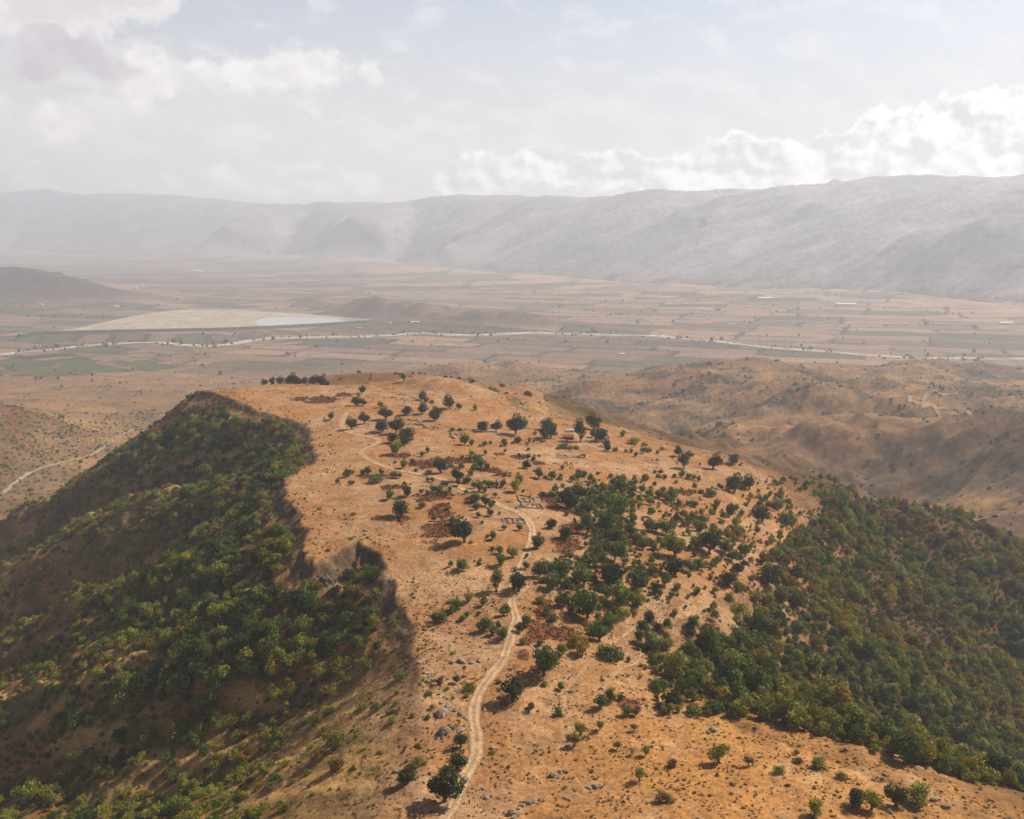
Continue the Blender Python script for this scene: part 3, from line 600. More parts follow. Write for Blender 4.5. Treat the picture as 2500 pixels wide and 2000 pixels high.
def crown_mesh(name, seed, rx=1.0, rz=.85, zc=1.15, n=1500, lobes=13, size=.128, flat=.0, gap=.12):
    """leaf sprays on uneven lobes spread through an ellipsoid"""
    r = np.random.default_rng(seed); L = []
    for i in range(lobes):
        d = r.normal(size=3); d /= np.linalg.norm(d); q = r.uniform(.35, .82)
        L.append((d*q*np.array([rx, rx, rz]), r.uniform(.28, .50)))
    L.append((np.zeros(3), .52)); V = []; F = []
    wgt = np.array([l[1]**2 for l in L]); wgt /= wgt.sum()
    while len(F) < n:
        c, q = L[r.choice(len(L), p=wgt)]; d = r.normal(size=3); d /= np.linalg.norm(d)
        if r.random() < gap: d[2] = -abs(d[2])
        p = c + d*q*np.array([1, 1, .9])*r.uniform(.72, 1.08)
        if p[2] < -rz*.72 - flat*0: p[2] = -rz*.72 + r.uniform(0, .1)
        nrm = d + r.normal(size=3)*.55; nrm /= np.linalg.norm(nrm)
        t = np.cross(nrm, r.normal(size=3)); t /= np.linalg.norm(t); b = np.cross(nrm, t)
        s = size*r.uniform(.6, 1.25); p = p + np.array([0, 0, zc]); k = len(V)
        for a_, b_ in ((-1,-.15),(-.1,-.75),(1,.1),(.15,.8)): V.append(p + t*s*a_*.62 + b*s*b_*.62 + nrm*s*r.uniform(-.16, .16))
        F.append((k, k+1, k+2, k+3))
    return mesh_np(name, np.array(V), np.array(F), smooth=False)
def tubes(name, segs, sides=6):
    """tapered limbs: (p0, p1, r0, r1)"""
    V = []; F = []
    for p0, p1, r0, r1 in segs:
        p0, p1 = np.array(p0, float), np.array(p1, float); d = p1-p0; d /= np.linalg.norm(d); t = np.cross(d, [.3,.9,.2]); t /= np.linalg.norm(t); b = np.cross(d, t); k = len(V)
        for p, q in ((p0, r0), (p1, r1)):
            for j in range(sides):
                a = 2*math.pi*j/sides; V.append(p+q*(t*math.cos(a)+b*math.sin(a)))
        for j in range(sides): F.append((k+j, k+(j+1) % sides, k+sides+(j+1) % sides, k+sides+j))
    me = mesh_np(name, np.array(V), np.array(F)); me.materials.append(bark); return me
def trunk_mesh(seed, h=.55):
    r = np.random.default_rng(seed); x, y = r.uniform(-.1, .1, 2); segs = [((0,0,-.12),(x*.5,y*.5,h*.5),.14,.10),((x*.5,y*.5,h*.5),(x,y,h),.10,.085)]
    for j in range(5):
        a = j*2*math.pi/5+r.uniform(-.4, .4); q = r.uniform(.45, .68); m = (x+.5*q*math.cos(a), y+.5*q*math.sin(a), h+.28)
        segs += [((x,y,h-.08), m, .07, .045), (m, (x+q*math.cos(a), y+q*math.sin(a), h+.62), .045, .015)]
    segs.append(((x,y,h),(x*1.3,y*1.2,h+.8),.08,.02)); return tubes('trunk', segs)
SHAPE = {'round': [dict(rx=1, rz=.96, zc=.94), dict(rx=1, rz=1.02, zc=1.0, lobes=10), dict(rx=1, rz=.88, zc=.9, lobes=16), dict(rx=1, rz=1.0, zc=.98, lobes=8)],
         'tall': [dict(rx=.74, rz=1.2, zc=1.38), dict(rx=.7, rz=1.3, zc=1.5, lobes=16)],
         'open': [dict(rx=1, rz=.62, zc=1.0, lobes=9, n=1000), dict(rx=1, rz=.7, zc=1.05, lobes=8, n=1000, gap=0)],
         'bush': [dict(rx=1, rz=.72, zc=.5, n=1000), dict(rx=1, rz=.6, zc=.42, n=1000, lobes=9), dict(rx=1, rz=.85, zc=.62, n=1000, lobes=10)]}
CROWN = {}; TRUNK = {}; _s = 100
for sh, vs in SHAPE.items():
    for j, kw in enumerate(vs):
        _s += 1; CROWN[sh, j] = crown_mesh('foliage' if sh == 'bush' else 'crown', _s, **kw)
        TRUNK[sh, j] = trunk_mesh(_s, {'round':.36,'tall':.42,'open':.62,'bush':.12}[sh])
TONED = {}
def toned(sh, j, tone):
    if (sh, j, tone) not in TONED:
        me = CROWN[sh, j].copy(); me.materials.clear(); me.materials.append(LEAF[tone]); TONED[sh, j, tone] = me
    return TONED[sh, j, tone]
NT = 0
def plant(name, p, rad, shape, tone, label, cat, group, parts=True, hk=1.0):
    """an Empty at the foot that parents crown and trunk"""
    global NT; NT += 1
    j = NT % len(SHAPE[shape]); o = bpy.data.objects.new(name, None); COL.objects.link(o); o.empty_display_size = .5
    o.location = (p[0], p[1], p[2]-.1*rad*.3); o.rotation_euler = (0, 0, rng.uniform(0, 6.28)); w = rng.uniform(.84, 1.19)
    o.scale = (rad*w, rad/w, rad*hk*rng.uniform(.93, 1.08)); tag(o, label, cat, group)
    link('foliage' if shape == 'bush' else 'crown', toned(shape, j, tone), None, o)
    if shape != 'bush': link('trunk', TRUNK[shape, j], None, o)
    return o
# many small plants of one mass: points that carry the turned and scaled copies of a few plants
def mass(name, P, S, tones, picks, label=None, cat=None, kind='stuff', protos=None):
    me = bpy.data.meshes.new(name); n = len(P); me.vertices.add(n); me.vertices.foreach_set('co', np.asarray(P, np.float32).ravel())
    for nm, typ, key, dat in (('turn', 'FLOAT_VECTOR', 'vector', np.c_[np.zeros(n), np.zeros(n), rng.uniform(0, 6.28, n)]), ('size', 'FLOAT_VECTOR', 'vector', S), ('pick', 'INT', 'value', picks)):
        a = me.attributes.new(nm, typ, 'POINT'); a.data.foreach_set(key, np.asarray(dat, np.int32 if typ == 'INT' else np.float32).ravel())
    o = link(name, me); tag(o, label, cat, None, kind)
    pc = bpy.data.collections.new(name + ' kinds')
    for i, (sh, j, tone) in enumerate(protos):
        q = bpy.data.objects.new('%s kind %03d' % (name, i), toned(sh, j, tone)); pc.objects.link(q)
    g = bpy.data.node_groups.new(name, 'GeometryNodeTree'); g.interface.new_socket('Geometry', in_out='INPUT', socket_type='NodeSocketGeometry'); g.interface.new_socket('Geometry', in_out='OUTPUT', socket_type='NodeSocketGeometry')
    N = g.nodes; gi, go = N.new('NodeGroupInput'), N.new('NodeGroupOutput'); ip = N.new('GeometryNodeInstanceOnPoints'); ci = N.new('GeometryNodeCollectionInfo')
    ci.inputs['Collection'].default_value = pc; ci.inputs['Separate Children'].default_value = True; ci.inputs['Reset Children'].default_value = True
    def na(nm, dt):
        k = N.new('GeometryNodeInputNamedAttribute'); k.data_type = dt; k.inputs[0].default_value = nm; return next(s for s in k.outputs if s.enabled and s.name == 'Attribute')
    g.links.new(gi.outputs[0], ip.inputs['Points']); g.links.new(ci.outputs[0], ip.inputs['Instance']); ip.inputs['Pick Instance'].default_value = True
    g.links.new(na('pick', 'INT'), ip.inputs['Instance Index']); g.links.new(na('turn', 'FLOAT_VECTOR'), ip.inputs['Rotation']); g.links.new(na('size', 'FLOAT_VECTOR'), ip.inputs['Scale'])
    g.links.new(ip.outputs[0], go.inputs[0]); md = o.modifiers.new('plants', 'NODES'); md.node_group = g
    return o
ORD = 'leftmost,second,third,fourth,fifth,sixth,seventh,eighth,ninth,tenth,eleventh,twelfth,thirteenth,fourteenth,fifteenth,sixteenth'.split(',')
TW = {'dark':'dark green','green':'green','olive':'olive green','yellow':'yellowing','rust':'rust coloured','brown':'dry brown'}
class Spot: pass
def spots(f, kpx, items, zone, group, tone='dark', shape='round', kind='tree', t_fix=None):
    """items: (x, y of the foot, crown width) in enlarged pixels; labels count from the left within the zone"""
    pts = [f(i[0], i[1]) for i in items]; G = ground_at(pts); out = []
    if t_fix: G = [(q[0], q[1], float(height(np.array([q[0]]), np.array([q[1]]))[0])) for q in ((ray(u, v)[0]*t_fix, ray(u, v)[1]*t_fix) for u, v in pts)]
    for it, px, g in zip(items, pts, G):
        s = Spot(); s.px = px; s.p = g; s.t = math.sqrt(g[0]**2+g[1]**2+(CAMZ-g[2])**2); s.rad = max(.9, 1.2*it[2]*kpx/2156*.8624*s.t/FOC/2)
        s.tone = it[3] if len(it) > 3 and it[3] else tone; s.shape = it[4] if len(it) > 4 else shape; s.kind = kind; s.hk = it[5] if len(it) > 5 else 1.0; out.append(s)
    out.sort(key=lambda s: s.px[0])
    big = sorted(o.rad for o in out); n = len(out)
    for i, s in enumerate(out):
        sz = 'large' if s.rad > 4.6 else 'small' if s.rad < 2.4 else 'mid-sized'
        sh = {'round':'round','tall':'tall','open':'open-crowned','bush':'low'}[s.shape]
        pos = '' if n == 1 else (', leftmost' if i == 0 else ', rightmost' if i == n-1 else ', '+ORD[i]+' from the left')
        s.label = next(l for l in (f'{sz} {sh} {TW[s.tone]} {kind} {zone}{pos}', f'{sz} {TW[s.tone]} {kind} {zone}{pos}', f'{TW[s.tone]} {kind} {zone}{pos}', f'{kind} {zone}{pos}') if len(l.replace('-', ' ').split()) <= 16 or l.startswith(kind)); s.group = group if n > 1 else None
    return out
ALL = []
Z = lambda *a, **k: ALL.extend(spots(*a, **k))
Z(cA, 600, [(386,522,60),(572,605,90),(682,558,88),(838,625,112),(868,522,112),(958,825,112,'olive'),(965,635,122),(935,715,84),(1035,720,145),(1028,745,68)], 'near the far bend of the track', 'oaks by the far bend of the track')
Z(cA, 600, [(612,398,86),(670,398,58),(662,292,66),(824,416,50,'green')], 'on grass before the far brown ridge', 'oaks before the far ridge')
Z(cA, 600, [(1052,478,86),(1182,475,102),(1302,528,120)], 'beside the far stone ruins', 'oaks beside the far ruins')
Z(cA, 600, [(1185,350,75),(1222,370,50),(1396,345,40,'olive'),(1436,428,115),(1512,430,46),(1652,440,50,'olive'),(1274,378,50,'olive','bush')], 'under the far knoll', 'trees under the far knoll')
Z(cA, 600, [(20,180,70),(65,195,85),(110,200,60),(150,190,60),(235,180,80),(300,170,95),(345,160,50),(-60,215,70),(-130,222,60),(-190,235,55)], 'behind the skyline left of the far ridge', 'trees behind the skyline at the far end', t_fix=1135)
Z(cA, 600, [(1024,188,48)], 'alone on the brown ridge at the far end', None, shape='tall')
Z(cB, 600, [(-90,265,100),(42,265,92),(215,290,152,'dark','round',1.1),(292,235,85,'green'),(183,315,45,'olive','bush')], 'left along the far edge above the ruins', 'big oaks along the far edge')
Z(cB, 600, [(465,335,98),(520,320,104),(495,255,120,'dark','round',1.0),(443,358,50,'olive','bush')], 'in the clump left of the red-roofed hut', 'oaks left of the hut')
Z(cB, 600, [(775,358,130,'dark','tall'),(895,245,122),(885,318,60),(968,352,130),(1010,400,64),(1020,440,70)], 'right of the red-roofed hut', 'oaks right of the hut')
Z(cB, 600, [(600,415,70,'olive'),(640,412,70,'olive'),(690,418,60,'olive'),(745,422,60,'olive')], 'in the pale row before the hut', 'young trees in a row before the hut', shape='bush')
Z(cB, 600, [(378,300,38,'olive'),(225,362,56),(110,362,36),(85,400,28),(118,390,36),(188,372,24),(120,440,28),(335,362,42),(372,360,24),(312,388,26),(325,432,32)], 'among saplings left of the hut', 'saplings left of the hut', tone='green')
Z(cB, 600, [(1090,440,60,None,'bush'),(1150,312,60,'olive'),(1250,372,100,'olive','bush'),(1340,390,52,'olive','bush'),(1180,448,34),(1225,452,36),(1265,482,42),(1330,455,52),(1365,450,44),(1395,445,36),(1455,462,32),(1500,430,40,'olive')], 'along the right edge beyond the hut', 'trees along the right plateau edge', tone='green')
Z(cB, 600, [(1645,482,84),(1690,592,108,'dark','tall'),(1735,500,62,'olive'),(1942,592,118),(2115,548,92,'dark'),(1830,562,26,'olive'),(2180,565,30,'olive')], 'on the far right lip of the plateau', 'trees on the far right lip')
Z(cA, 600, [(1028,945,76,'olive'),(1352,988,118,'dark','round',1.12),(1185,838,36),(1106,905,42),(950,900,30,'olive'),(1240,990,56,'olive','bush'),(1138,975,40,None,'bush')], 'in the red bracken below the far bend', 'trees in the red bracken', tone='green')
Z(cA, 600, [(1538,865,36),(1580,872,26),(1608,872,28),(1670,892,80),(1622,835,46,'olive'),(1742,830,38),(1700,945,90),(1640,970,70),(1760,960,70),(1540,945,60,None,'bush'),(1440,935,50,None,'bush')], 'in the mid-plateau thicket right of the lone oak', 'young trees in the mid-plateau thicket', tone='green')
Z(cA, 600, [(1238,808,46),(1695,757,26),(1734,757,42),(1788,735,30),(1560,742,82),(1622,745,52),(1452,618,36),(1522,620,36),(1908,725,36),(1914,752,42),(2026,724,56),(1880,762,26),(1984,735,22),(1915,802,24),(2043,844,30)], 'in the middle of the grassland past the bracken', 'scattered saplings in mid grassland', tone='green')
Z(cB, 600, [(305,592,74,'dark','round',1.15),(362,525,44),(322,500,42),(245,482,30),(378,485,26),(418,488,24)], 'behind the red bracken mid-plateau', 'trees behind the bracken', tone='green')
Z(cA, 600, [(440,1085,44),(525,1022,72),(580,990,32),(555,1090,34),(578,1088,36),(662,1005,52),(708,998,62),(828,1005,56),(790,1072,112,'green','bush'),(928,1025,50),(955,1032,52),(990,1032,42)], 'left of the track before the lower bracken', 'young trees left of the track', tone='green')
Z(cA, 600, [(905,1220,80,'green'),(1062,1198,96,'green','round',1.1),(1003,1368,142,'dark','round',1.1),(1188,1292,60,'olive'),(1414,1312,40,'olive')], 'left part of the plateau amid bracken', 'oaks amid bracken on the left')
Z(cA, 600, [(1278,1068,40),(1238,1062,34),(1030,1085,34,None,'bush'),(1490,1068,110,'dark'),(1500,1100,60),(1560,1070,60,None,'bush'),(1612,1012,42),(1595,1078,60),(1365,1105,50),(1400,1105,46),(1428,1148,40)], 'close to the middle bend of the track', 'trees close to the middle bend', tone='green')
Z(cA, 600, [(1290,1150,60),(1330,1165,66),(1350,1185,50),(1240,1180,46),(1180,1165,40),(1400,1185,42)], 'in the tight clump inside the bracken', 'young trees inside the bracken', tone='green')
Z(cA, 600, [(1645,1120,50),(1690,1150,84),(1735,1152,42),(1770,1112,52),(1810,1112,52),(1845,1110,52),(1895,1118,62,'dark'),(1735,1085,40)], 'in the row right of the track bend', 'young trees in a row by the track bend', tone='green')
Z(cB, 600, [(205,792,106,'olive'),(248,728,92),(278,802,27),(30,845,52,'olive','open'),(113,665,28),(165,665,22)], 'between the track and the mid grassland', 'trees between track and grassland', tone='green')
Z(cA, 600, [(1576,1175,42),(1655,1240,92),(1740,1282,92),(1815,1268,48),(1665,1308,64),(1790,1298,52),(1788,1362,62,'dark'),(1677,1378,48),(1864,1357,30),(1715,1435,26)], 'left of the track above the small ruin', 'trees left of the track above the ruin', tone='green')
Z(cC, 700, [(415,385,182)], 'standing alone beside a red bracken patch', None)
Z(cC, 700, [(182,222,38),(315,250,62),(545,242,22),(590,345,30),(625,362,60),(463,388,30,None,'bush'),(712,292,42),(826,292,44),(286,140,32,'olive')], 'around the small ruin left of the track', 'small trees around the small ruin', tone='green')
Z(cC, 700, [(962,432,102),(1070,275,66),(1183,355,100)], 'on bare ground right of the track', 'oaks right of the track')
Z(cC, 700, [(620,442,36),(675,467,56),(775,497,82,'olive'),(690,560,92),(530,520,20),(520,557,36),(400,592,96),(316,567,44),(880,502,34),(877,583,52)], 'in the open by the long straight track', 'small trees in the open by the track', tone='green')
Z(cC, 700, [(655,752,118,'olive','tall'),(820,752,152,'dark')], 'of the large pair where the track dips', 'pair of large trees by the track')
Z(cC, 700, [(185,977,58),(248,977,82),(318,915,56),(360,892,92),(395,972,46),(430,947,42),(448,832,76,'olive'),(518,932,34),(548,862,66)], 'near the cliff edge left of the track', 'small trees near the cliff edge', tone='green')
Z(cC, 700, [(560,1042,102),(620,1082,70),(665,1032,50),(700,1112,86),(705,932,82)], 'hard by the left side of the lower track', 'trees hard by the lower track', tone='green')
Z(cC, 700, [(822,1057,60),(890,1012,92),(850,1152,52,'olive'),(980,1152,52,'olive'),(972,845,60,'olive'),(1030,920,80,'green','bush'),(1080,980,70,'green','bush')], 'in red bracken right of the lower track', 'trees in bracken by the lower track', tone='green')
Z(cC, 700, [(975,645,112),(1050,600,80,'green'),(1075,742,122,'green'),(1140,642,132,'green'),(1205,512,50,'green'),(1170,870,122,'green'),(1190,730,80,'green'),(1335,952,190,'green','round',1.15),(1310,720,150,'green'),(1290,680,90,'green')], 'in the left half of the central grove', 'trees in the central grove, left half', tone='green')
Z(cC, 700, [(1500,705,185),(1720,752,172),(1590,860,150,'green'),(1640,830,110,'green'),(1700,860,110,'olive'),(1480,800,90,'green'),(1540,930,100,'green','bush'),(1430,1130,140,'green'),(1500,1010,150,'green','bush'),(1580,960,110,'olive','bush')], 'in the right half of the central grove', 'trees in the central grove, right half')
Z(cC, 700, [(1420,520,90),(1470,480,90),(1540,520,110),(1600,560,110),(1390,570,70),(1560,430,100),(1610,460,80),(1500,400,90),(1330,540,50,'olive'),(1325,420,38),(1450,560,80)], 'in the dense young stand behind the grove', 'young trees behind the grove', tone='green', shape='tall')
Z(cB, 600, [(665,942,172,'dark'),(760,862,132),(745,972,80,'olive'),(840,990,112),(840,1152,112,'green','tall'),(835,1205,40),(1000,1150,172,'dark'),(1125,1155,92,'green','tall'),(1150,985,165,'green'),(1125,1015,90),(920,985,60,'green','bush'),(700,945,90,'dark')], 'in the upper grove right of the big ruin', 'trees in the upper grove', tone='green')
Z(cB, 600, [(445,842,62),(550,802,72),(530,838,52),(500,838,36),(530,1112,82,'dark'),(410,675,86),(470,677,32),(530,682,78),(610,662,32),(622,602,38),(380,617,32,'olive'),(625,755,40),(1000,1180,10)][:-1], 'near the big ruin above the track', 'trees near the big ruin', tone='green')
Z(cB, 600, [(600,692,52,None,'bush'),(705,702,62),(760,690,72),(765,640,50),(820,660,60),(860,702,62),(895,720,52),(850,740,40),(935,645,32),(1040,672,46,'olive'),(1140,740,90),(1115,700,50)], 'in the thin belt across the right grassland', 'saplings in the grassland belt', tone='green')
Z(cB, 600, [(900,840,80),(980,780,60),(920,770,46),(890,880,62),(960,890,100),(1060,800,70),(1140,800,100),(1190,760,50),(1230,730,40),(1260,730,46),(1250,800,60),(1320,800,62),(1350,860,42),(1290,880,66),(1390,910,66),(1465,850,66)], 'in the thicket above the upper grove', 'young trees in the upper thicket', tone='green')
Z(cB, 600, [(1435,632,36),(1478,640,42),(1470,672,50,None,'bush'),(1525,680,42),(1600,665,36),(1670,665,60),(1735,680,60),(1780,690,46),(1815,700,50),(1345,690,70,'olive','bush'),(1570,800,50),(1620,720,36,'olive')], 'in the scattered line near the far right lip', 'saplings near the far right lip', tone='green')
Z(cF, 1000, [(628,222,82),(712,208,76),(605,345,62),(780,370,92),(860,310,60,'olive'),(505,245,60,'green','bush'),(895,385,80,'green','bush'),(940,395,60,'olive')], 'on the shoulder at the far right', 'trees on the right shoulder')
Z(cF, 1000, [(320,378,46,'dark'),(85,450,52,'dark'),(270,440,70),(220,430,60),(180,420,50),(320,560,110,'olive'),(318,655,100,'dark'),(205,650,46,'olive'),(200,600,42),(150,520,50),(190,500,40),(265,710,60),(335,735,46),(245,770,40,'olive'),(300,775,34)], 'on the sunlit slope right of the grove', 'trees on the slope right of the grove', tone='green')
Z(cF, 1000, [(500,540,110,'dark'),(690,560,72),(430,520,70,'olive'),(580,540,70),(620,580,60),(590,715,80,'dark'),(650,440,50,'olive'),(660,730,70,'olive','bush'),(740,790,70,'olive','bush'),(650,850,80,'olive','bush'),(400,640,60)], 'in the open wood on the right slope', 'trees in the open wood', tone='green')
Z(cF, 1000, [(805,705,112),(950,690,72),(970,815,80),(860,950,90),(748,868,30),(655,920,24),(415,930,60,'olive'),(395,950,50),(515,840,46,'olive'),(480,950,70,'rust','bush')], 'at the edge of the right-hand forest', 'trees at the forest edge', tone='dark')
Z(cD, 700, [(1545,80,100,'yellow'),(1605,155,110,'yellow')], 'of the bright pair below the grove', 'bright yellowing trees below the grove')
Z(cD, 700, [(1320,302,192,'green'),(1375,235,110,'green'),(1465,145,90,'olive'),(1820,190,160,'green','bush'),(1760,150,80,'green','bush'),(1890,180,80,'green','bush'),(1322,380,50,'olive','bush'),(1955,205,40,'green')], 'on the dry slope below the yellow trees', 'trees on the slope below the yellow pair')
Z(cD, 700, [(1090,492,178)], 'on bare slope right of the track bend', None)
Z(cD, 700, [(1228,560,60),(1425,605,62),(1440,415,52),(1745,548,92),(1815,495,86),(1900,490,50),(1950,610,72),(2005,610,48),(985,365,44,'olive','bush')], 'on the stony slope right of the lone bush-like oak', 'small trees on the stony slope', tone='green')
Z(cD, 700, [(1590,758,106),(1552,838,88),(1738,718,72),(1995,722,56),(1870,862,62),(1985,902,46),(2085,908,76),(2035,1102,98)], 'on the golden slope at the lower right', 'small trees on the golden slope', tone='olive', shape='open')
Z(cD, 700, [(690,850,108,'dark','open'),(668,1010,122,'dark'),(575,1250,218,'dark','round',1.05),(275,1122,112,'dark'),(350,1080,60,'olive','bush'),(370,985,110,'olive','bush')], 'left of the track at the bottom', 'trees left of the track at the bottom')
Z(cD, 700, [(665,360,56),(440,635,42,'green','bush'),(760,420,90,'olive','bush'),(740,465,46,'olive','bush'),(170,660,66,'olive','bush'),(225,340,80,'green','bush'),(375,845,46,'olive','bush'),(540,355,60,'brown','bush'),(440,455,36,'olive','bush')], 'among the rocks left of the track', 'small trees among the rocks', tone='green')
Z(cE, 900, [(370,748,112,'olive','open'),(545,765,56,'brown','open'),(725,812,62,'green','bush'),(825,705,30,'brown'),(955,782,86,'olive','bush'),(1085,845,56,'olive','bush'),(930,1055,84,'olive'),(50,978,88,'brown','bush'),(95,770,60,'brown','bush'),(835,750,50,'brown','bush')], 'on the bare spur at the lower right', 'small trees on the bare spur', tone='olive')
Z(cE, 900, [(1165,1005,98),(1265,1022,112,'olive','open'),(1408,1000,106),(1525,990,118,'olive')], 'of the four in the lower right corner', 'four trees in the lower right corner')
Z(cJ, 700, [(1555,520,110,'olive','open')], 'on the small clearing of the left slope', None)
# young self-sown plants keep to the smaller of these; every plant above counts as one of the trees of the hilltop
print('named plants', len(ALL))
# ---- scattered over the slopes
def in_poly(x, y, P): return polydist(x, y, P, True)[2]
def zone_of(pxs): return ground_at(pxs)[:, :2]
def seen(p, h):
    """is the top of a plant of height h at p visible from the camera"""
    q = p.copy(); q[:, 2] += h; u, v, dep = project(q[:,0], q[:,1], q[:,2]); ok_ = (u > -30) & (u < 2186) & (v > 300) & (v < 1760)
    T = np.linspace(.25, .985, 60)[:, None]; X = q[:,0]*T; Y = q[:,1]*T; Zl = CAMZ+(q[:,2]-CAMZ)*T
    return ok_ & ((Zl - height(X.ravel(), Y.ravel()).reshape(X.shape)).min(0) > -.5)
def grid(x0, x1, y0, y1, s):
    X, Y = np.meshgrid(np.arange(x0, x1, s), np.arange(y0, y1, s)); X = X.ravel()+rng.uniform(-.48, .48, X.size)*s; Y = Y.ravel()+rng.uniform(-.48, .48, Y.size)*s; return X, Y
named = np.array([(s.p[0], s.p[1], s.rad) for s in ALL])
def clear_of_named(x, y, k=.8):
    m = np.ones(x.shape, bool)
    for a, b, r_ in named: m &= (x-a)**2+(y-b)**2 > (k*r_+.6)**2
    return m
trk = sx[::6]
def off_track(x, y, w): return polydist(x, y, trk)[0] > w
CAND = []        # x, y, z, radius, tone index, zone index
TN = ['dark','green','olive','yellow','rust','brown','red']
# left flank
X, Y = grid(-760, 10, 300, 1330, 4.6); _, hl, hd, hin, lf, _ = height(X, Y, True)
k = (lf > .5) & ~hin & (hd > 3) & (hl > .4) & (Y > 300); X, Y, hd = X[k], Y[k], hd[k]
st1 = fbm((Y+.375*X)/16, (X-.3*Y)/110, 109, 4); big = fbm(X/45, Y/45, 401, 3); q = Y+.375*X
under = np.exp(-((hd-52)/50)**2)*sst(Y, 400, 455)*(1-sst(Y, 1000, 1120))
dark_far = sst(q, 815, 850)
den = .46-1.15*np.clip(st1, -.3, .3)+.35*big + .42*under; den = den + .14*(1-sst(Y, 480, 620)); den = np.where(Y < 400, den*sst(hd, 18, 85)+.05, den); den = den*(1-dark_far)+dark_far*(.42+.3*big)
k = (rng.random(X.size) < den*sst(hd, 5, 14+22*sst(fbm(X/40, Y/40, 413, 2), -.25, .3))); X, Y, hd, under, dark_far, big = X[k], Y[k], hd[k], under[k], dark_far[k], big[k]
rad = np.exp(rng.normal(.78, .38, X.size))*(1+.62*under)*(1-.45*dark_far); rad = np.clip(rad, .8, 6.2)
rn = rng.random(X.size)+.5*fbm(X/60, Y/60, 409, 2)
tn = np.where(rn < .04+.34*under, 0, np.where(rn < .27+.35*under, 1, np.where(rn < .90, 2, np.where(rn < .93, 3, np.where(rn < 1.02, 4, 5)))))
tn = np.where(dark_far > .5, np.where(rn < .55, 0, np.where(rn < .75, 5, 4)), tn)
left_pts = np.c_[X, Y, height(X, Y), rad, tn]
X, Y = grid(-700, -20, 300, 1100, 3.3); _, hl, hd, hin, lf, _ = height(X, Y, True); q = Y+.375*X
k = (lf > .5) & ~hin & (hd > 5) & (hl > .4) & (rng.random(X.size) < (.20+.55*fbm(X/24, Y/24, 411, 3))*(1-.7*sst(q, 800, 860))*np.where(Y < 400, .5, 1)); X, Y = X[k], Y[k]
rn = rng.random(X.size); left_pts = np.vstack([left_pts, np.c_[X, Y, height(X, Y), rng.uniform(.6, 1.4, X.size), np.where(rn < .3, 1, np.where(rn < .72, 2, np.where(rn < .85, 5, 4)))]])
# right flank: closed wood and its looser upper edge
WOOD = zone_of([(1350,1500),(1400,1420),(1470,1370),(1560,1320),(1640,1250),(1600,1180),(1700,1110),(1760,1060),(1840,1050),(1960,1060),(2100,1110),(2250,1160),(2400,1300),(2400,1760),(2120,1735),(2030,1680),(1900,1615),(1750,1555),(1640,1525),(1500,1508)])
LOOSE = zone_of([(1240,1040),(1330,1010),(1480,1030),(1640,1010),(1720,1005),(1900,1040),(1800,1080),(1700,1110),(1640,1180),(1660,1250),(1560,1320),(1480,1360),(1400,1420),(1340,1420),(1350,1250),(1330,1130)])
X, Y = grid(60, 640, 320, 1000, 5.8); iw = in_poly(X, Y, WOOD); il = in_poly(X, Y, LOOSE) & ~iw; big = fbm(X/50, Y/50, 421, 4); big2 = fbm(X/110, Y/110, 423, 3)
den = np.where(iw, .76+1.35*big-.5*sst(Y, 690, 900), np.where(il, .34+.8*big, 0)); k = rng.random(X.size) < den; X, Y, iw, big, big2 = X[k], Y[k], iw[k], big[k], big2[k]
rad = np.clip(np.exp(rng.normal(1.27, .3, X.size))*np.where(iw, 1.0, .6)*(1+.5*big), 1.0, 6.0)
rn = rng.random(X.size)*.85+.06+.75*big2+.18*sst(X, 200, 420)
tn = np.where(rn < .15, 0, np.where(rn < .48, 1, np.where(rn < .82, 2, np.where(rn < .91, 3, np.where(rn < 1.1, 4, 5))))); tn = np.where(~iw & (tn > 2), 2, tn)
right_pts = np.c_[X, Y, height(X, Y), rad, tn]
X, Y = grid(60, 640, 320, 1000, 3.4); iw = in_poly(X, Y, WOOD); il = in_poly(X, Y, LOOSE) & ~iw; k = rng.random(X.size) < np.where(iw, .58, np.where(il, .12+.35*fbm(X/30, Y/30, 425, 3), 0)); X, Y, iw = X[k], Y[k], iw[k]
rn = rng.random(X.size)+.55*fbm(X/110, Y/110, 423, 3); right_pts = np.vstack([right_pts, np.c_[X, Y, height(X, Y), rng.uniform(.9, 2.1, X.size)*np.where(iw, 1, .7), np.where(rn < .45, 1, np.where(rn < .9, 2, np.where(rn < 1.02, 4, 5)))]])
GROVES = [zone_of([(1130,1190),(1240,1165),(1260,1110),(1330,1130),(1350,1200),(1368,1262),(1300,1330),(1240,1345),(1185,1290),(1135,1230)]), zone_of([(1170,1040),(1330,1020),(1340,1110),(1345,1180),(1260,1180),(1230,1130),(1180,1075)])]
X, Y = grid(-20, 180, 380, 760, 3.0); k = (in_poly(X, Y, GROVES[0]) | in_poly(X, Y, GROVES[1])) & (rng.random(X.size) < .55+.7*fbm(X/22, Y/22, 427, 2)); X, Y = X[k], Y[k]
right_pts = np.vstack([right_pts, np.c_[X, Y, height(X, Y), rng.uniform(1.0, 2.3, X.size), np.where(rng.random(X.size) < .75, 1, 2)]])
for nm in ('left_pts', 'right_pts'):
    p = globals()[nm]; k = clear_of_named(p[:,0], p[:,1]) & off_track(p[:,0], p[:,1], 5); p = p[k]; p = p[seen(p[:, :3], p[:,3]*1.3)]; globals()[nm] = p
print('left', len(left_pts), 'right', len(right_pts))
def apparent(p): return p[:,3]/np.sqrt(p[:,0]**2+p[:,1]**2+(CAMZ-p[:,2])**2)
BUSH_N = 290
trees = [s for s in ALL if s.shape != 'bush']; bushes = [s for s in ALL if s.shape == 'bush']
for s in ALL:
    if s.shape == 'bush': s.label = s.label.replace(' tree ', ' bush ')
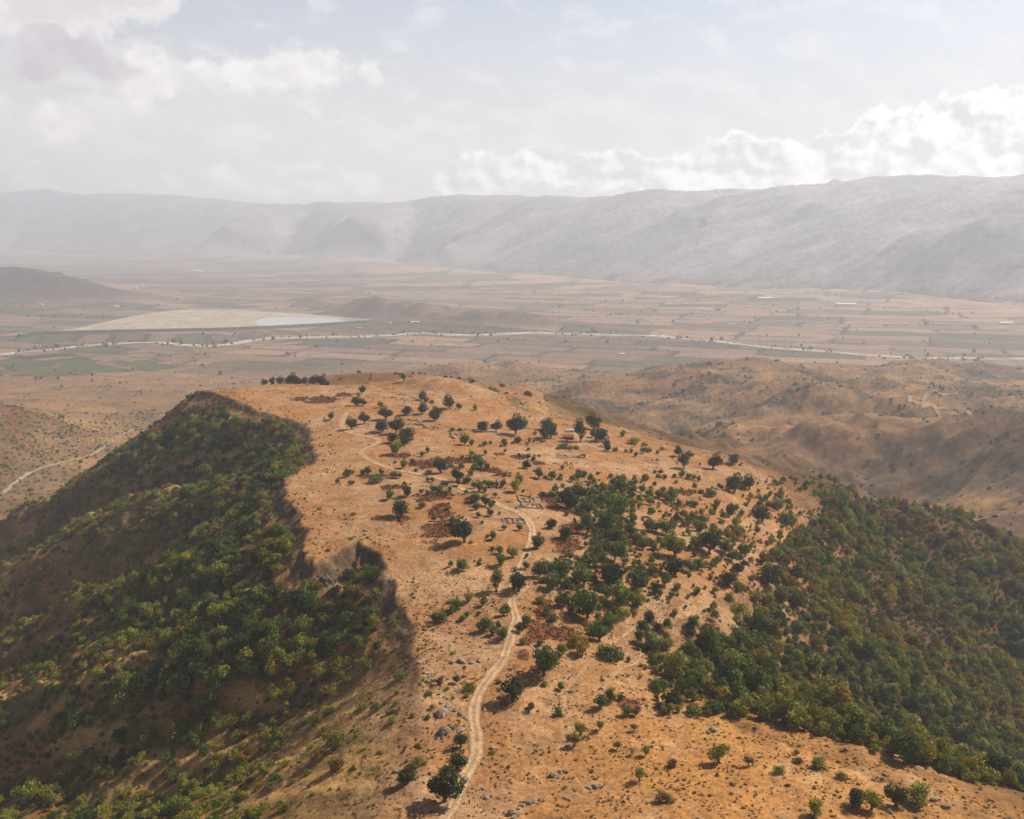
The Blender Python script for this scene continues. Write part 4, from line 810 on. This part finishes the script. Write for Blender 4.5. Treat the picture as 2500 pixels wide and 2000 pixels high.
trees.sort(key=lambda s: -s.rad/s.t)
for s in trees[:470]: pass
NAMED_TREES = trees[:300]; rest_tr = trees[300:]
n_fill = 0
for s in bushes: plant('bush', s.p, s.rad, 'bush', s.tone, s.label, 'bush', s.group)
for s in NAMED_TREES: plant('tree', s.p, s.rad, s.shape, s.tone, s.label, 'tree', s.group, hk=s.hk)
# the bushes that show largest on the left flank stand on their own, the rest is one mass
o_ = np.argsort(-apparent(left_pts)); nb_ = BUSH_N-len(bushes); ind, rest_l = left_pts[o_[:nb_]], left_pts[o_[nb_:]]
for p in ind:
    t = TN[int(p[4])]; u, v, _ = project(p[0], p[1], p[2]); d_l = 'just under the cliff edge' if v < 1400 and u > 480 else 'at the foot of the picture' if v > 1480 else 'on the open middle of the slope' if u > 250 else 'far down the slope'
    plant('bush', p[:3], p[3], 'bush', t, f'{"broad" if p[3] > 4 else "mid-sized"} {TW.get(t, t)} bush on the shaded left flank, {d_l}', 'bush', 'bushes on the shaded left flank', hk=1.15)
def protos(sh, tones): return [(s, j, t) for t in tones for s, j in sh]
def mass_of(name, p, shl, tones, label, cat, tmap, hk=1.0):
    pr = protos(shl, tones); n = len(p); pk = np.array([tmap.get(int(t), 0) for t in p[:,4]])*len(shl)+rng.integers(0, len(shl), n)
    S = np.c_[p[:,3]*rng.uniform(.88,1.12,n), p[:,3]*rng.uniform(.88,1.12,n), p[:,3]*hk*rng.uniform(.85,1.2,n)]; P = p[:, :3].copy(); P[:,2] -= .15*p[:,3]; S[:, 0] *= rng.uniform(.85, 1.25, n)
    return mass(name, P, S, None, pk, label, cat, 'stuff', pr)
BS = [('bush', 0), ('bush', 1), ('bush', 2)]; SIX = ['dark','green','olive','yellow','rust','brown']; ID = {i: i for i in range(6)}
mass_of('scrub', rest_l, BS, SIX, 'mixed green and rusty scrub covering the left flank', 'scrub', ID, 1.1)
rt_ = [(s.p[0], s.p[1], s.p[2], s.rad, TN.index(s.tone)) for s in rest_tr]
mass_of('forest', right_pts, [('round',0),('round',1),('tall',0),('bush',2)], SIX, 'mixed green, ochre and rusty forest filling the right-hand ravine', 'forest', ID)
if rt_: mass_of('saplings', np.array(rt_), [('round',0),('round',1),('round',2)], SIX, 'smallest green saplings dotted over the hilltop', 'saplings', ID)
# bracken and dry tufts
X, Y = grid(-330, 330, 280, 1130, 1.5); w_ = bracken_w(X, Y); k = (rng.random(X.size) < w_*.62) & off_track(X, Y, 3.5); X, Y = X[k], Y[k]
rad = rng.uniform(.45, 1.0, X.size); tn = np.where(rng.random(X.size) < .74, 6, np.where(rng.random(X.size) < .5, 5, 2))
mass_of('bracken', np.c_[X, Y, height(X, Y), rad, tn], BS[1:2], ['red','brown','olive'], 'red-brown autumn bracken in patches on the hilltop', 'bracken', {6:0,5:1,2:2}, .8)
X, Y = grid(-340, 300, 240, 1120, 2.6); _, _, hd, hin, lf, _ = height(X, Y, True); big = fbm(X/30, Y/30, 431, 4)
rimk = np.exp(-(np.where(hin, hd, hd*1.0)/14)**2)*(X < 20)
k = (rng.random(X.size) < np.where(hin, .018+.42*sst(big, .12, .45)+.35*rimk, np.where(hd < 60, .22, 0))) & off_track(X, Y, 3.2); X, Y, hin = X[k], Y[k], hin[k]
rad = np.exp(rng.normal(-.65, .42, X.size)); rn = rng.random(X.size); tn = np.where(rn < .62, 5, np.where(rn < .88, 2, 4))
mass_of('grass', np.c_[X, Y, height(X, Y), rad, tn], BS, ['brown','olive','rust'], 'dry brown tufts and dwarf scrub on the grassland', 'grass', {5:0,2:1,4:2}, .8)
X, Y = grid(-60, 190, 235, 470, 1.25); _, _, hd, hin, lf, _ = height(X, Y, True); k = (rng.random(X.size) < .10+.40*sst(fbm(X/14, Y/9, 433, 4), -.02, .3)) & (hin | (hd < 30)) & off_track(X, Y, 3.0); X, Y = X[k], Y[k]
mass_of('straw', np.c_[X, Y, height(X, Y), np.exp(rng.normal(-.95, .35, X.size)), np.where(rng.random(X.size) < .8, 0, 1)], BS, ['straw','brown'], 'straw-coloured dry grass on the lower slope', 'grass', {0:0,1:1}, .75)
# valley and foothills: bushes, field trees, hedge rows
X, Y = grid(-1400, 1900, 1150, 3300, 13); gz = height(X, Y); a = fbm(X/140, Y/90, 127, 4)+.35*fbm(X/420, Y/300, 131, 3)
k = (rng.random(X.size) < .05+.75*sst(a, -.05, .3)*sst(X, -400, 100)+.18*sst(fbm(X/160, Y/130, 441, 3), .1, .4)) & (np.abs(X) < .6*Y+60); X, Y = X[k], Y[k]
dstream = polydist(X, Y, STREAM)[0]
far1 = np.c_[X, Y, height(X, Y), np.exp(rng.normal(.75, .4, X.size)), np.where(rng.random(X.size) < .6, 0, 2)]
X, Y = grid(-1100, -500, 1300, 2500, 8); k = (polydist(X, Y, STREAM)[0] < 75+25*fbm(X/60, Y/60, 443, 2)) & (rng.random(X.size) < .3); X, Y = X[k], Y[k]
X2, Y2 = grid(-1300, -880, 1250, 2150, 7); k2 = (-X2-.30*Y2 > 330) & (rng.random(X2.size) < .35+.6*fbm(X2/70, Y2/70, 445, 3)); X, Y = np.r_[X, X2[k2]], np.r_[Y, Y2[k2]]
far2 = np.c_[X, Y, height(X, Y), np.exp(rng.normal(.8, .35, X.size)), np.where(rng.random(X.size) < .5, 1, 2)]
mass_of('foothill_scrub', np.vstack([far1, far2]), BS, ['dark','green','olive'], 'dark scrub dotted over the foothills and along the dry stream', 'scrub', {0:0,1:1,2:2}, .9)
X = rng.uniform(-4200, 5200, 60000); Y = rng.uniform(2700, 9500, 60000); k = np.abs(X) < .58*Y; X, Y = X[k], Y[k]
_, _, ed_, _, _ = fields(-20, 420, 170, 151, X, Y); hh = height(X, Y)
pr_ = np.where(ed_ < 9, .30*sst(fbm(X/300, Y/300, 167, 2), -.35, .1), .012)*np.where(Y > 6500, .5, 1); k = (rng.random(X.size) < pr_) & (hh < 40) & (polydist(X, Y, sr)[0] > 30) & ~in_poly(X, Y, on_plane([(60,706),(250,668),(400,650),(600,657),(800,674),(700,690),(400,700)], 2)); X, Y = X[k], Y[k]
rad = np.clip(np.exp(rng.normal(1.35, .4, X.size)), 2, 9)
far3 = np.c_[X, Y, height(X, Y), rad, np.where(rng.random(X.size) < .7, 0, 1)]
t_ = rng.uniform(0, 1, 420); i_ = (t_*(len(sr)-2)).astype(int); rp = sr[i_]+rng.normal(0, 1, (420, 2))*[40, 22]+np.sign(rng.normal(size=(420, 1)))*np.array([0, 45]); k = fbm(t_*14, t_*0, 449, 2) > -.05; rp = rp[k]
far4 = np.c_[rp, height(rp[:,0], rp[:,1]), np.clip(np.exp(rng.normal(1.55, .4, len(rp))), 2, 10), np.zeros(len(rp))]
mass_of('valley_trees', np.vstack([far3, far4]), [('round',0),('tall',0),('bush',0)], ['dark','green'], 'far-off hedgerows and field trees of the hazy valley', 'hedgerows', {0:0,1:1})
# ------------------------------------------------------------------ rocks, ruins, hut, person, far buildings
def plain_mat(name, c1, c2, sc=1.5, rough=.9):
    m = bpy.data.materials.new(name); b, p = pbsdf(m, rough)
    n = b.noise(b.new('ShaderNodeTexCoord').outputs['Object'], sc, 5, .65)
    b.l.new(b.mix(b.ss(n, .3, .7), (*c1, 1), (*c2, 1)), p.inputs['Base Color'])
    bp = b.new('ShaderNodeBump'); bp.inputs['Strength'].default_value = .5; b.l.new(n, bp.inputs['Height']); b.l.new(bp.outputs[0], p.inputs['Normal'])
    return m
rock_m = plain_mat('weathered_limestone', (.15,.115,.08), (.32,.26,.19), 2.2); wall_m = plain_mat('old_masonry', (.14,.105,.075), (.27,.205,.145), 3.0)
def rock_mesh(seed, sx_=1, sy_=.8, sz_=.55):
    r = np.random.default_rng(seed); me = bpy.data.meshes.new('rock'); bm = bmesh.new(); bmesh.ops.create_icosphere(bm, subdivisions=3, radius=1)
    pl = [(lambda d: d/np.linalg.norm(d))(r.normal(size=3)) for _ in range(9)]; of = r.uniform(.55, .85, 9)
    for v in bm.verts:
        p = np.array(v.co)
        for n_, o_ in zip(pl, of):
            e = p @ n_-o_
            if e > 0: p = p-n_*e*.9
        p += .05*r.normal(size=3); v.co = p*np.array([sx_, sy_, sz_])
    bm.to_mesh(me); bm.free(); me.materials.append(rock_m); return me
ROCKS = [rock_mesh(i, 1, [.8,.6,.9,.7][i % 4], [.6,.45,.8,.5][i % 4]) for i in range(6)]
def rocks(f, kpx, items, zone, group):
    G = ground_at([f(x, y) for x, y, *_ in items]); L = sorted(zip(items, G), key=lambda q: q[0][0])
    for i, (it, g) in enumerate(L):
        t = math.sqrt(g[0]**2+g[1]**2+(CAMZ-g[2])**2); w = it[2]*kpx/2156*.8624*t/FOC/2
        o = link('rock', ROCKS[rng.integers(0, 6)]); hk = it[3] if len(it) > 3 else 1; o.location = (g[0], g[1], g[2]+.12*w*hk); o.rotation_euler = (rng.uniform(-.2, .2), rng.uniform(-.2, .2), rng.uniform(0, 6.28)); o.scale = (w, w, w*hk)
        tag(o, f'{"broad" if w > 3 else "small" if w < 1.6 else "mid-sized"} grey limestone rock {zone}, ' + ('leftmost' if i == 0 else 'rightmost' if i == len(L)-1 else ORD[i]+' from the left'), 'rock', group)
rocks(cD, 700, [(560,600,110),(600,535,70),(520,585,60),(575,740,96,1.3),(620,690,50),(650,570,40),(690,600,56),(730,622,60),(680,645,40),(690,715,90,.4),(545,515,44),(770,722,24)], 'in the outcrop left of the track', 'rocks of the outcrop beside the track')
rocks(cD, 700, [(700,207,84),(775,212,56),(832,202,52),(640,470,36)], 'on the slope above the outcrop', 'rocks above the outcrop')
rocks(cD, 700, [(490,375,54),(455,335,46),(420,290,40),(385,215,36),(395,175,30),(440,350,40)], 'along the cliff edge left of the track', 'rocks along the cliff edge')
rocks(cD, 700, [(735,1092,64),(865,1162,44),(885,1230,52),(860,965,44),(965,972,44),(930,853,52),(840,1180,36,.4)], 'in the grass right of the bottom track', 'rocks right of the bottom track')
rocks(cD, 700, [(1150,1290,60),(1195,1268,80),(1240,1255,60),(1130,1310,44),(1080,1352,76),(1020,1342,34),(1100,1375,60),(1290,1245,40)], 'in the ledge at the bottom edge', 'rocks of the bottom ledge')
rocks(cD, 700, [(1395,1062,74),(1440,1035,44),(1480,1222,44),(1500,1240,40),(1700,1147,84),(1660,1155,50),(1740,1140,50),(1325,880,44),(1520,432,54),(1640,1150,36)], 'scattered on the golden slope', 'rocks on the golden slope')
rocks(cE, 900, [(340,560,66),(310,575,40),(120,825,30),(265,785,26),(590,885,26),(1370,1040,40),(1640,970,60),(1700,1010,50)], 'on the bare spur at lower right', 'rocks on the bare spur')
rocks(cC, 700, [(560,540,22),(600,570,26),(575,565,22),(540,545,20),(630,575,24),(450,575,24),(930,830,20)], 'in the rubble left of the straight track', 'rocks in the mid rubble')
rocks(cF, 1000, [(692,884,34,.6)], 'alone in the clearing on the right slope', None)
g = ground_at([cK(870, 985)])[0]; o = link('rock_outcrop', rock_mesh(31, 1, .9, 1.5)); o.data.materials[0] = plain_mat('dark_cliff_rock', (.07,.055,.045), (.16,.13,.105), 1.5); o.location = (g[0]+2, g[1]+2, g[2]-3.5); o.scale = (5, 5, 5.4); tag(o, 'tall dark rock jutting from the wooded cliff', 'rock outcrop')
# low walls of excavated ruins
def stone_wall(a, b, th, hgt, seed):
    r = np.random.default_rng(seed); a, b = np.array(a[:2]), np.array(b[:2]); L = np.linalg.norm(b-a); d = (b-a)/L; n_ = np.array([-d[1], d[0]]); m = max(3, int(L/1.2)); V = []; F = []
    for i in range(m+1):
        c_ = a+d*L*i/m; hh = hgt*r.uniform(.25, 1.0); k = th/2*r.uniform(.8, 1.15); z0 = float(height(np.array([c_[0]]), np.array([c_[1]]))[0])
        for s_, z in ((-1, -.3), (-1, hh), (1, hh*r.uniform(.9, 1.1)), (1, -.3)): V.append((*(c_+n_*k*s_), z0+z))
    for i in range(m):
        for j in range(4): F.append((i*4+j, i*4+(j+1) % 4, i*4+4+(j+1) % 4, i*4+4+j))
    F += [(0,1,2,3), (m*4+3, m*4+2, m*4+1, m*4)]
    return mesh_np('wall', np.array(V), np.array(F), smooth=False)
def ruin(f, segs, th, hgt, label, group='excavated stone ruins on the hilltop'):
    pts = ground_at([f(*p) for s in segs for p in s]); c_ = pts.mean(0); o = bpy.data.objects.new('stone_ruin', None); COL.objects.link(o); o.location = c_; tag(o, label, 'ruin', group)
    for i in range(len(segs)):
        me = stone_wall(pts[2*i], pts[2*i+1], th, hgt, i+int(abs(c_[0]))); 
        me.transform(Matrix.Translation(-Vector(c_))); link('wall', me, wall_m, o)
ruin(cB, [((225,830),(350,835)),((350,835),(378,868)),((225,830),(248,882)),((235,860),(332,850)),((248,882),(342,886)),((270,880),(262,912)),((222,918),(302,930)),((220,937),(452,947)),((302,902),(420,906)),((420,906),(456,942)),((330,902),(312,935)),((376,886),(366,916)),((342,886),(350,840)),((395,908),(412,945)),((225,918),(220,937)),((290,850),(300,884))], 1.0, 1.1, 'large stone ruin with many rooms above the track bend')
ruin(cB, [((125,882),(190,887)),((130,870),(180,872))], .8, .8, 'two short ruined walls left of the large ruin')
ruin(cB, [((90,1030),(282,1036)),((282,1036),(298,1074)),((140,1075),(298,1072)),((92,1030),(106,1060)),((140,1032),(152,1074)),((190,1034),(202,1072)),((236,1035),(242,1072)),((106,1060),(150,1058)),((202,1052),(242,1050))], .9, .9, 'small rectangular stone ruin beside the track bend')
ruin(cA, [((880,546),(970,541)),((970,541),(988,572)),((1080,561),(1180,566)),((1150,536),(1228,596)),((1182,571),(1120,561)),((1200,597),(1228,596)),((1060,522),(1150,532)),((1030,568),(1080,561)),((905,565),(985,572))], 1.4, 1.3, 'long low stone ruin among oaks at the far end')
ruin(cA, [((1262,582),(1330,592)),((1300,610),(1372,601)),((1330,592),(1340,606)),((1250,600),(1300,610))], 1.3, 1.0, 'crumbled stone ruin right of the far oaks')
ruin(cA, [((1440,641),(1540,656)),((1434,664),(1480,690)),((1490,654),(1552,641)),((1540,656),(1548,664)),((1440,641),(1450,660))], 1.5, 1.4, 'dark sunken stone ruin below two saplings')
ruin(cB, [((572,478),(650,474)),((572,490),(580,494)),((650,474),(670,490)),((580,494),(740,492))], 1.1, .9, 'narrow stone ruin in front of the hut')
ruin(cB, [((640,195),(665,212)),((680,210),(745,216)),((620,205),(640,195))], 1.3, .9, 'broken stone ruin behind the red-roofed hut')
ruin(cA, [((975,300),(1050,306)),((1080,320),(1140,340)),((1140,340),(1190,362))], 1.2, 1.0, 'line of ruined terrace wall under the far knoll')
ruin(cA, [((1560,606),(1700,612)),((2090,600),(2156,602)),((1720,596),(1800,600))], 1.0, .8, 'straight boundary wall running past the big far oaks')
ruin(cB, [((470,555),(520,558)),((530,545),(600,555)),((590,580),(640,576))], .9, .6, 'faint wall footings in the right grassland')
def hull(name, V, F, mat, parent):
    me = bpy.data.meshes.new(name); me.from_pydata(V, [], F); me.update(); return link(name, me, mat, parent)
def box(name, x0, x1, y0, y1, z0, z1, mat, parent):
    V = [(x, y, z) for z in (z0, z1) for x, y in ((x0,y0),(x1,y0),(x1,y1),(x0,y1))]
    return hull(name, V, [(3,2,1,0),(4,5,6,7),(0,1,5,4),(1,2,6,5),(2,3,7,6),(3,0,4,7)], mat, parent)
def roof(name, w, d, z, h, ov, mat, parent, th=.18):
    a, b = w/2+ov, d/2+ov; V = [(-a,-b,z),(a,-b,z),(a,b,z),(-a,b,z),(-a,0,z+h),(a,0,z+h)]; V += [(x, y, q-th) for x, y, q in V]
    return hull(name, V, [(0,1,5,4),(2,3,4,5),(7,6,10,11),(9,8,11,10),(0,6,7,1),(2,8,9,3),(0,4,10,6),(4,3,9,10),(1,7,11,5),(5,11,8,2)], mat, parent)
tile_m = plain_mat('red_roof_tiles', (.26,.065,.040), (.36,.11,.065), 3); board_m = plain_mat('dark_boards', (.09,.055,.035), (.16,.10,.06), 4); white_m = plain_mat('white_render', (.66,.64,.60), (.78,.76,.72), .6); grey_m = plain_mat('grey_sheet', (.36,.35,.33), (.5,.49,.47), .8); dark_m = plain_mat('dark_glass', (.03,.03,.035), (.05,.05,.055), 1, .3)
def base_at(f, x, y, name, label, cat, group=None, turn=0):
    g = ground_at([f(x, y)])[0]; o = bpy.data.objects.new(name, None); COL.objects.link(o); o.location = (g[0], g[1], g[2]-.25); o.rotation_euler = (0, 0, turn); return tag(o, label, cat, group), g
hut, g = base_at(cB, 672, 328, 'hut', 'low brown hut with a red tiled roof between tall oaks', 'hut', None, R(-4))
box('wall', -4.8, 4.8, -2.6, 2.6, -.5, 2.5, board_m, hut); roof('roof', 9.6, 5.2, 2.45, 1.7, .5, tile_m, hut)
d_ = box('door', -3.2, -2.1, -2.64, -2.603, .25, 2.2, dark_m, hut)
for x in (-.6, 2.2): box('window', x, x+1.2, -2.64, -2.603, 1.0, 2.0, dark_m, hut)
sh, g = base_at(cB, 688, 268, 'shed', 'small white shed with flat roof behind the red-roofed hut', 'shed', None, R(3))
box('wall', -3.6, 3.6, -1.4, 1.4, -.4, 2.0, white_m, sh); box('roof', -3.8, 3.8, -1.6, 1.6, 2.003, 2.2, grey_m, sh); box('door', 1.2, 2.1, -1.44, -1.403, .2, 1.8, board_m, sh)
pn, g = base_at(cB, 800, 494, 'shelter', 'dark lean-to shelter with an upright pale slab before the hut', 'shelter', None, R(8))
box('slab', 1.2, 2.0, -1.4, 1.4, -.3, 4.2, grey_m, pn)
hull('roof', [(-5.2,-2.2,1.0),(1.15,-2.0,2.8),(1.15,2.0,2.9),(-5.2,2.2,1.1),(-5.2,-2.2,.85),(1.15,-2.0,2.65),(1.15,2.0,2.75),(-5.2,2.2,.95)], [(0,1,2,3),(7,6,5,4),(0,4,5,1),(1,5,6,2),(2,6,7,3),(3,7,4,0)], board_m, pn)
for x, y in ((-4.8,-1.9),(-4.8,1.9)): box('post', x-.12, x+.12, y-.12, y+.12, -.3, .88, board_m, pn)
for i, (x, y) in enumerate([(640,562),(652,552),(662,546),(690,556),(700,556),(640,545),(668,570),(690,596),(712,578)]):
    g = ground_at([cB(x, y)])[0]; me = bpy.data.meshes.new('standing_stone'); bm = bmesh.new(); bmesh.ops.create_cone(bm, segments=8, radius1=.42, radius2=.33, depth=2.4, cap_ends=True)
    for v in bm.verts: v.co += Vector((rng.normal()*.03, rng.normal()*.03, 1.0+rng.normal()*.08))
    bm.to_mesh(me); bm.free(); o = link('standing_stone', me, wall_m); o.location = g; o.rotation_euler = (rng.normal()*.05, rng.normal()*.05, i); tag(o, 'short grey column stump standing in the right grassland', 'column', 'column stumps in the right grassland')
# person beside the track
cloth_m = plain_mat('dark_clothes', (.018,.018,.022), (.035,.034,.04), 6); skin_m = plain_mat('skin', (.42,.26,.18), (.48,.30,.21), 8, .6); hair_m = plain_mat('dark_hair', (.02,.015,.012), (.04,.03,.02), 20)
def person(g, turn):
    J = [(0,0,.95,.135),(0,.01,1.15,.13),(0,.01,1.36,.15),(0,0,1.47,.07),(0,.01,1.53,.055),(0,-.01,1.60,.075),(0,0,1.68,.085),(0,.01,1.74,.06)]; E = [(i, i+1) for i in range(7)]
    def chain(start, pts):
        p = start
        for q in pts: J.append(q); E.append((p, len(J)-1)); p = len(J)-1
        return p
    for s in (-1, 1):
        f = .16*s
        chain(0, [(.10*s,0,.90,.095),(.11*s,-.5*f,.50,.06),(.115*s,.6*f,.09,.042),(.12*s,.6*f-.10,.045,.04),(.125*s,.6*f-.17,.035,.03)])
        h_ = chain(2, [(.19*s,.01,1.38,.06),(.235*s,.04+f*.3,1.13,.042),(.245*s,-.06-f*.5,.90,.032),(.245*s,-.09-f*.5,.84,.036)])
        for k in range(4): chain(h_, [(.245*s+(k-1.5)*.018,-.105-f*.5,.79,.0095),(.245*s+(k-1.5)*.017,-.10-f*.5,.745+.006*abs(k-1.3),.008)])
        chain(h_, [(.215*s,-.125-f*.5,.815,.010),(.207*s,-.14-f*.5,.785,.0085)])
    me = bpy.data.meshes.new('person'); me.from_pydata([j[:3] for j in J], E, []); o = link('person', me)
    sk = o.modifiers.new('skin', 'SKIN'); sk.use_smooth_shade = True
    if not me.skin_vertices: 
        bpy.context.view_layer.objects.active = o
    for v, j in zip(me.skin_vertices[0].data, J): v.radius = (j[3], j[3])
    me.skin_vertices[0].data[0].use_root = True
    o.modifiers.new('subdivision', 'SUBSURF').render_levels = 2
    me.materials.append(skin_m); o.location = g; o.rotation_euler = (0, 0, turn); tag(o, 'person in dark clothes walking on the grass beside the track', 'person')
    def loft(name, rings, mat, n=14):
        V = []; F = []
        for (cx, cy_, z, rx, ry) in rings:
            for j in range(n): V.append((cx+rx*math.cos(2*math.pi*j/n), cy_+ry*math.sin(2*math.pi*j/n), z))
        for i in range(len(rings)-1):
            for j in range(n): F.append((i*n+j, i*n+(j+1) % n, (i+1)*n+(j+1) % n, (i+1)*n+j))
        me2 = mesh_np(name, np.array(V), np.array(F)); return link(name, me2, mat, o)
    loft('jacket', [(0,0,.86,.19,.15),(0,0,1.0,.18,.145),(0,.01,1.2,.18,.145),(0,.01,1.36,.205,.15),(0,.005,1.44,.14,.11),(0,0,1.49,.075,.075)], cloth_m)
    for s in (-1, 1):
        f = .16*s
        loft('trouser_leg', [(.10*s,0,.93,.115,.115),(.11*s,-.5*f,.50,.085,.085),(.115*s,.6*f,.08,.065,.065)], cloth_m)
        loft('sleeve', [(.17*s,.01,1.42,.07,.08),(.215*s,.03,1.28,.065,.065),(.24*s,.04+f*.3,1.13,.056,.056),(.247*s,-.05-f*.5,.91,.045,.045)], cloth_m)
        loft('shoe', [(.12*s,.6*f-.05,.0,.06,.14),(.12*s,.6*f-.05,.05,.06,.14),(.118*s,.6*f-.02,.10,.055,.08)], hair_m)
    loft('hair', [(0,.03,1.60,.08,.075),(0,.02,1.68,.098,.095),(0,.015,1.75,.085,.085),(0,.01,1.79,.035,.035),(0,.01,1.795,.004,.004)], hair_m)
person(ground_at([cD(757, 1272)])[0], R(25))
# white farm sheds and houses far out in the valley
hn = 0
def far_house(px, w, d, h, mat_w, mat_r, label, group, turn, z=None):
    g = ground_at([px])[0]; o = bpy.data.objects.new('farm_building', None); COL.objects.link(o); o.location = (g[0], g[1], g[2]-.5); o.rotation_euler = (0, 0, turn); tag(o, label, 'farm building', group)
    box('wall', -w/2, w/2, -d/2, d/2, -1, h, mat_w, o); roof('roof', w, d, h, d*.22, .6, mat_r, o, .3)
far_house(cI(1160,152), 110, 40, 11, white_m, white_m, 'long white shed far out on the plain, beyond the pale lake', None, R(-8))
far_house(cI(680,357), 34, 14, 6, white_m, white_m, 'small white farm building left above the pale lake', None, R(6))
far_house(cI(236,347), 36, 14, 6, white_m, grey_m, 'white farm building at the foot of the dark left hill', None, R(0))
far_house(cI(770,245), 90, 18, 5, white_m, grey_m, 'long low pale shed in the middle of the plain', None, R(-4))
far_house(cG(510,258), 46, 12, 4.5, white_m, white_m, 'long white shed at the foot of the island hill', None, R(-3))
far_house(cG(730,160), 60, 14, 5, white_m, grey_m, 'white building on the crest of the island hill', None, R(-3))
far_house(cG(368,263), 14, 9, 4, white_m, white_m, 'small white house beside the lake end', None, R(5))
far_house(cG(185,291), 26, 9, 4, white_m, grey_m, 'low white building beside the earth dam', None, R(-2))
far_house(cG(1720,446), 22, 10, 5, white_m, white_m, 'white building in fields before the hedge-lined stream', None, R(-12))
far_house(cH(890,547), 26, 12, 6, white_m, tile_m, 'white farm building at the edge of the right foothills', None, R(-10))
far_house(cH(935,553), 12, 9, 4, white_m, tile_m, 'small outbuilding right of the foothill farm', None, R(-10))
far_house(cH(2050,270), 60, 24, 9, white_m, white_m, 'bright white warehouse near the right edge of the plain', None, R(-15))
far_house(cH(1115,157), 120, 30, 9, white_m, white_m, 'long pale warehouse under the mountain foot', None, R(-5))
far_house(cH(640,121), 90, 26, 9, white_m, white_m, 'white shed at the mountain foot left of the village', None, R(-5))
far_house(cH(440,272), 30, 12, 6, white_m, grey_m, 'farmhouse among trees beyond the river', None, R(-10))
far_house(cH(232,203), 40, 14, 6, white_m, grey_m, 'long farm building among trees left beyond the river', None, R(-8))
for i in range(46):
    a = rng.random(); px = (1690+470*a+rng.normal()*20, 604+26*a+rng.normal()*9) if i < 34 else (1280+200*rng.random(), 586+12*rng.random())
    g = ground_at([px])[0]
    if i == 0:
        me = bpy.data.meshes.new('village_house'); bm = bmesh.new()
        v = [bm.verts.new(p) for p in [(-7,-5,-1),(7,-5,-1),(7,5,-1),(-7,5,-1),(-7,-5,6),(7,-5,6),(7,5,6),(-7,5,6),(-7,0,9),(7,0,9)]]
        for f in ((0,1,5,4),(1,2,6,9,5),(2,3,7,6),(3,0,4,8,7),(4,5,9,8),(6,7,8,9)): bm.faces.new([v[k] for k in f])
        bm.faces.ensure_lookup_table(); bm.faces[4].material_index = 1; bm.faces[5].material_index = 1; bm.to_mesh(me); bm.free(); me.materials.append(white_m); me.materials.append(tile_m)
    o = bpy.data.objects.new('village_house', me); COL.objects.link(o); o.location = g; o.rotation_euler = (0, 0, rng.uniform(-.6, .6)); k = rng.uniform(.8, 1.5); o.scale = (k*1.2, k, k)
    tag(o, 'tiny pale house of the hazy village under the mountains', 'house', 'houses of the far village')
for i, (x, y, h) in enumerate([(1625,655,14),(1663,664,20),(1676,664,11),(1684,664,13),(1723,664,10)]):
    g = ground_at([cH(x, y)])[0]; plant('cypress', g, h*.16, 'tall', 'dark', ('leftmost','tallest','third','fourth','rightmost')[i]+' dark cypress on the levelled plot among the right foothills', 'cypress', 'cypresses on the foothill plot', hk=2.6)
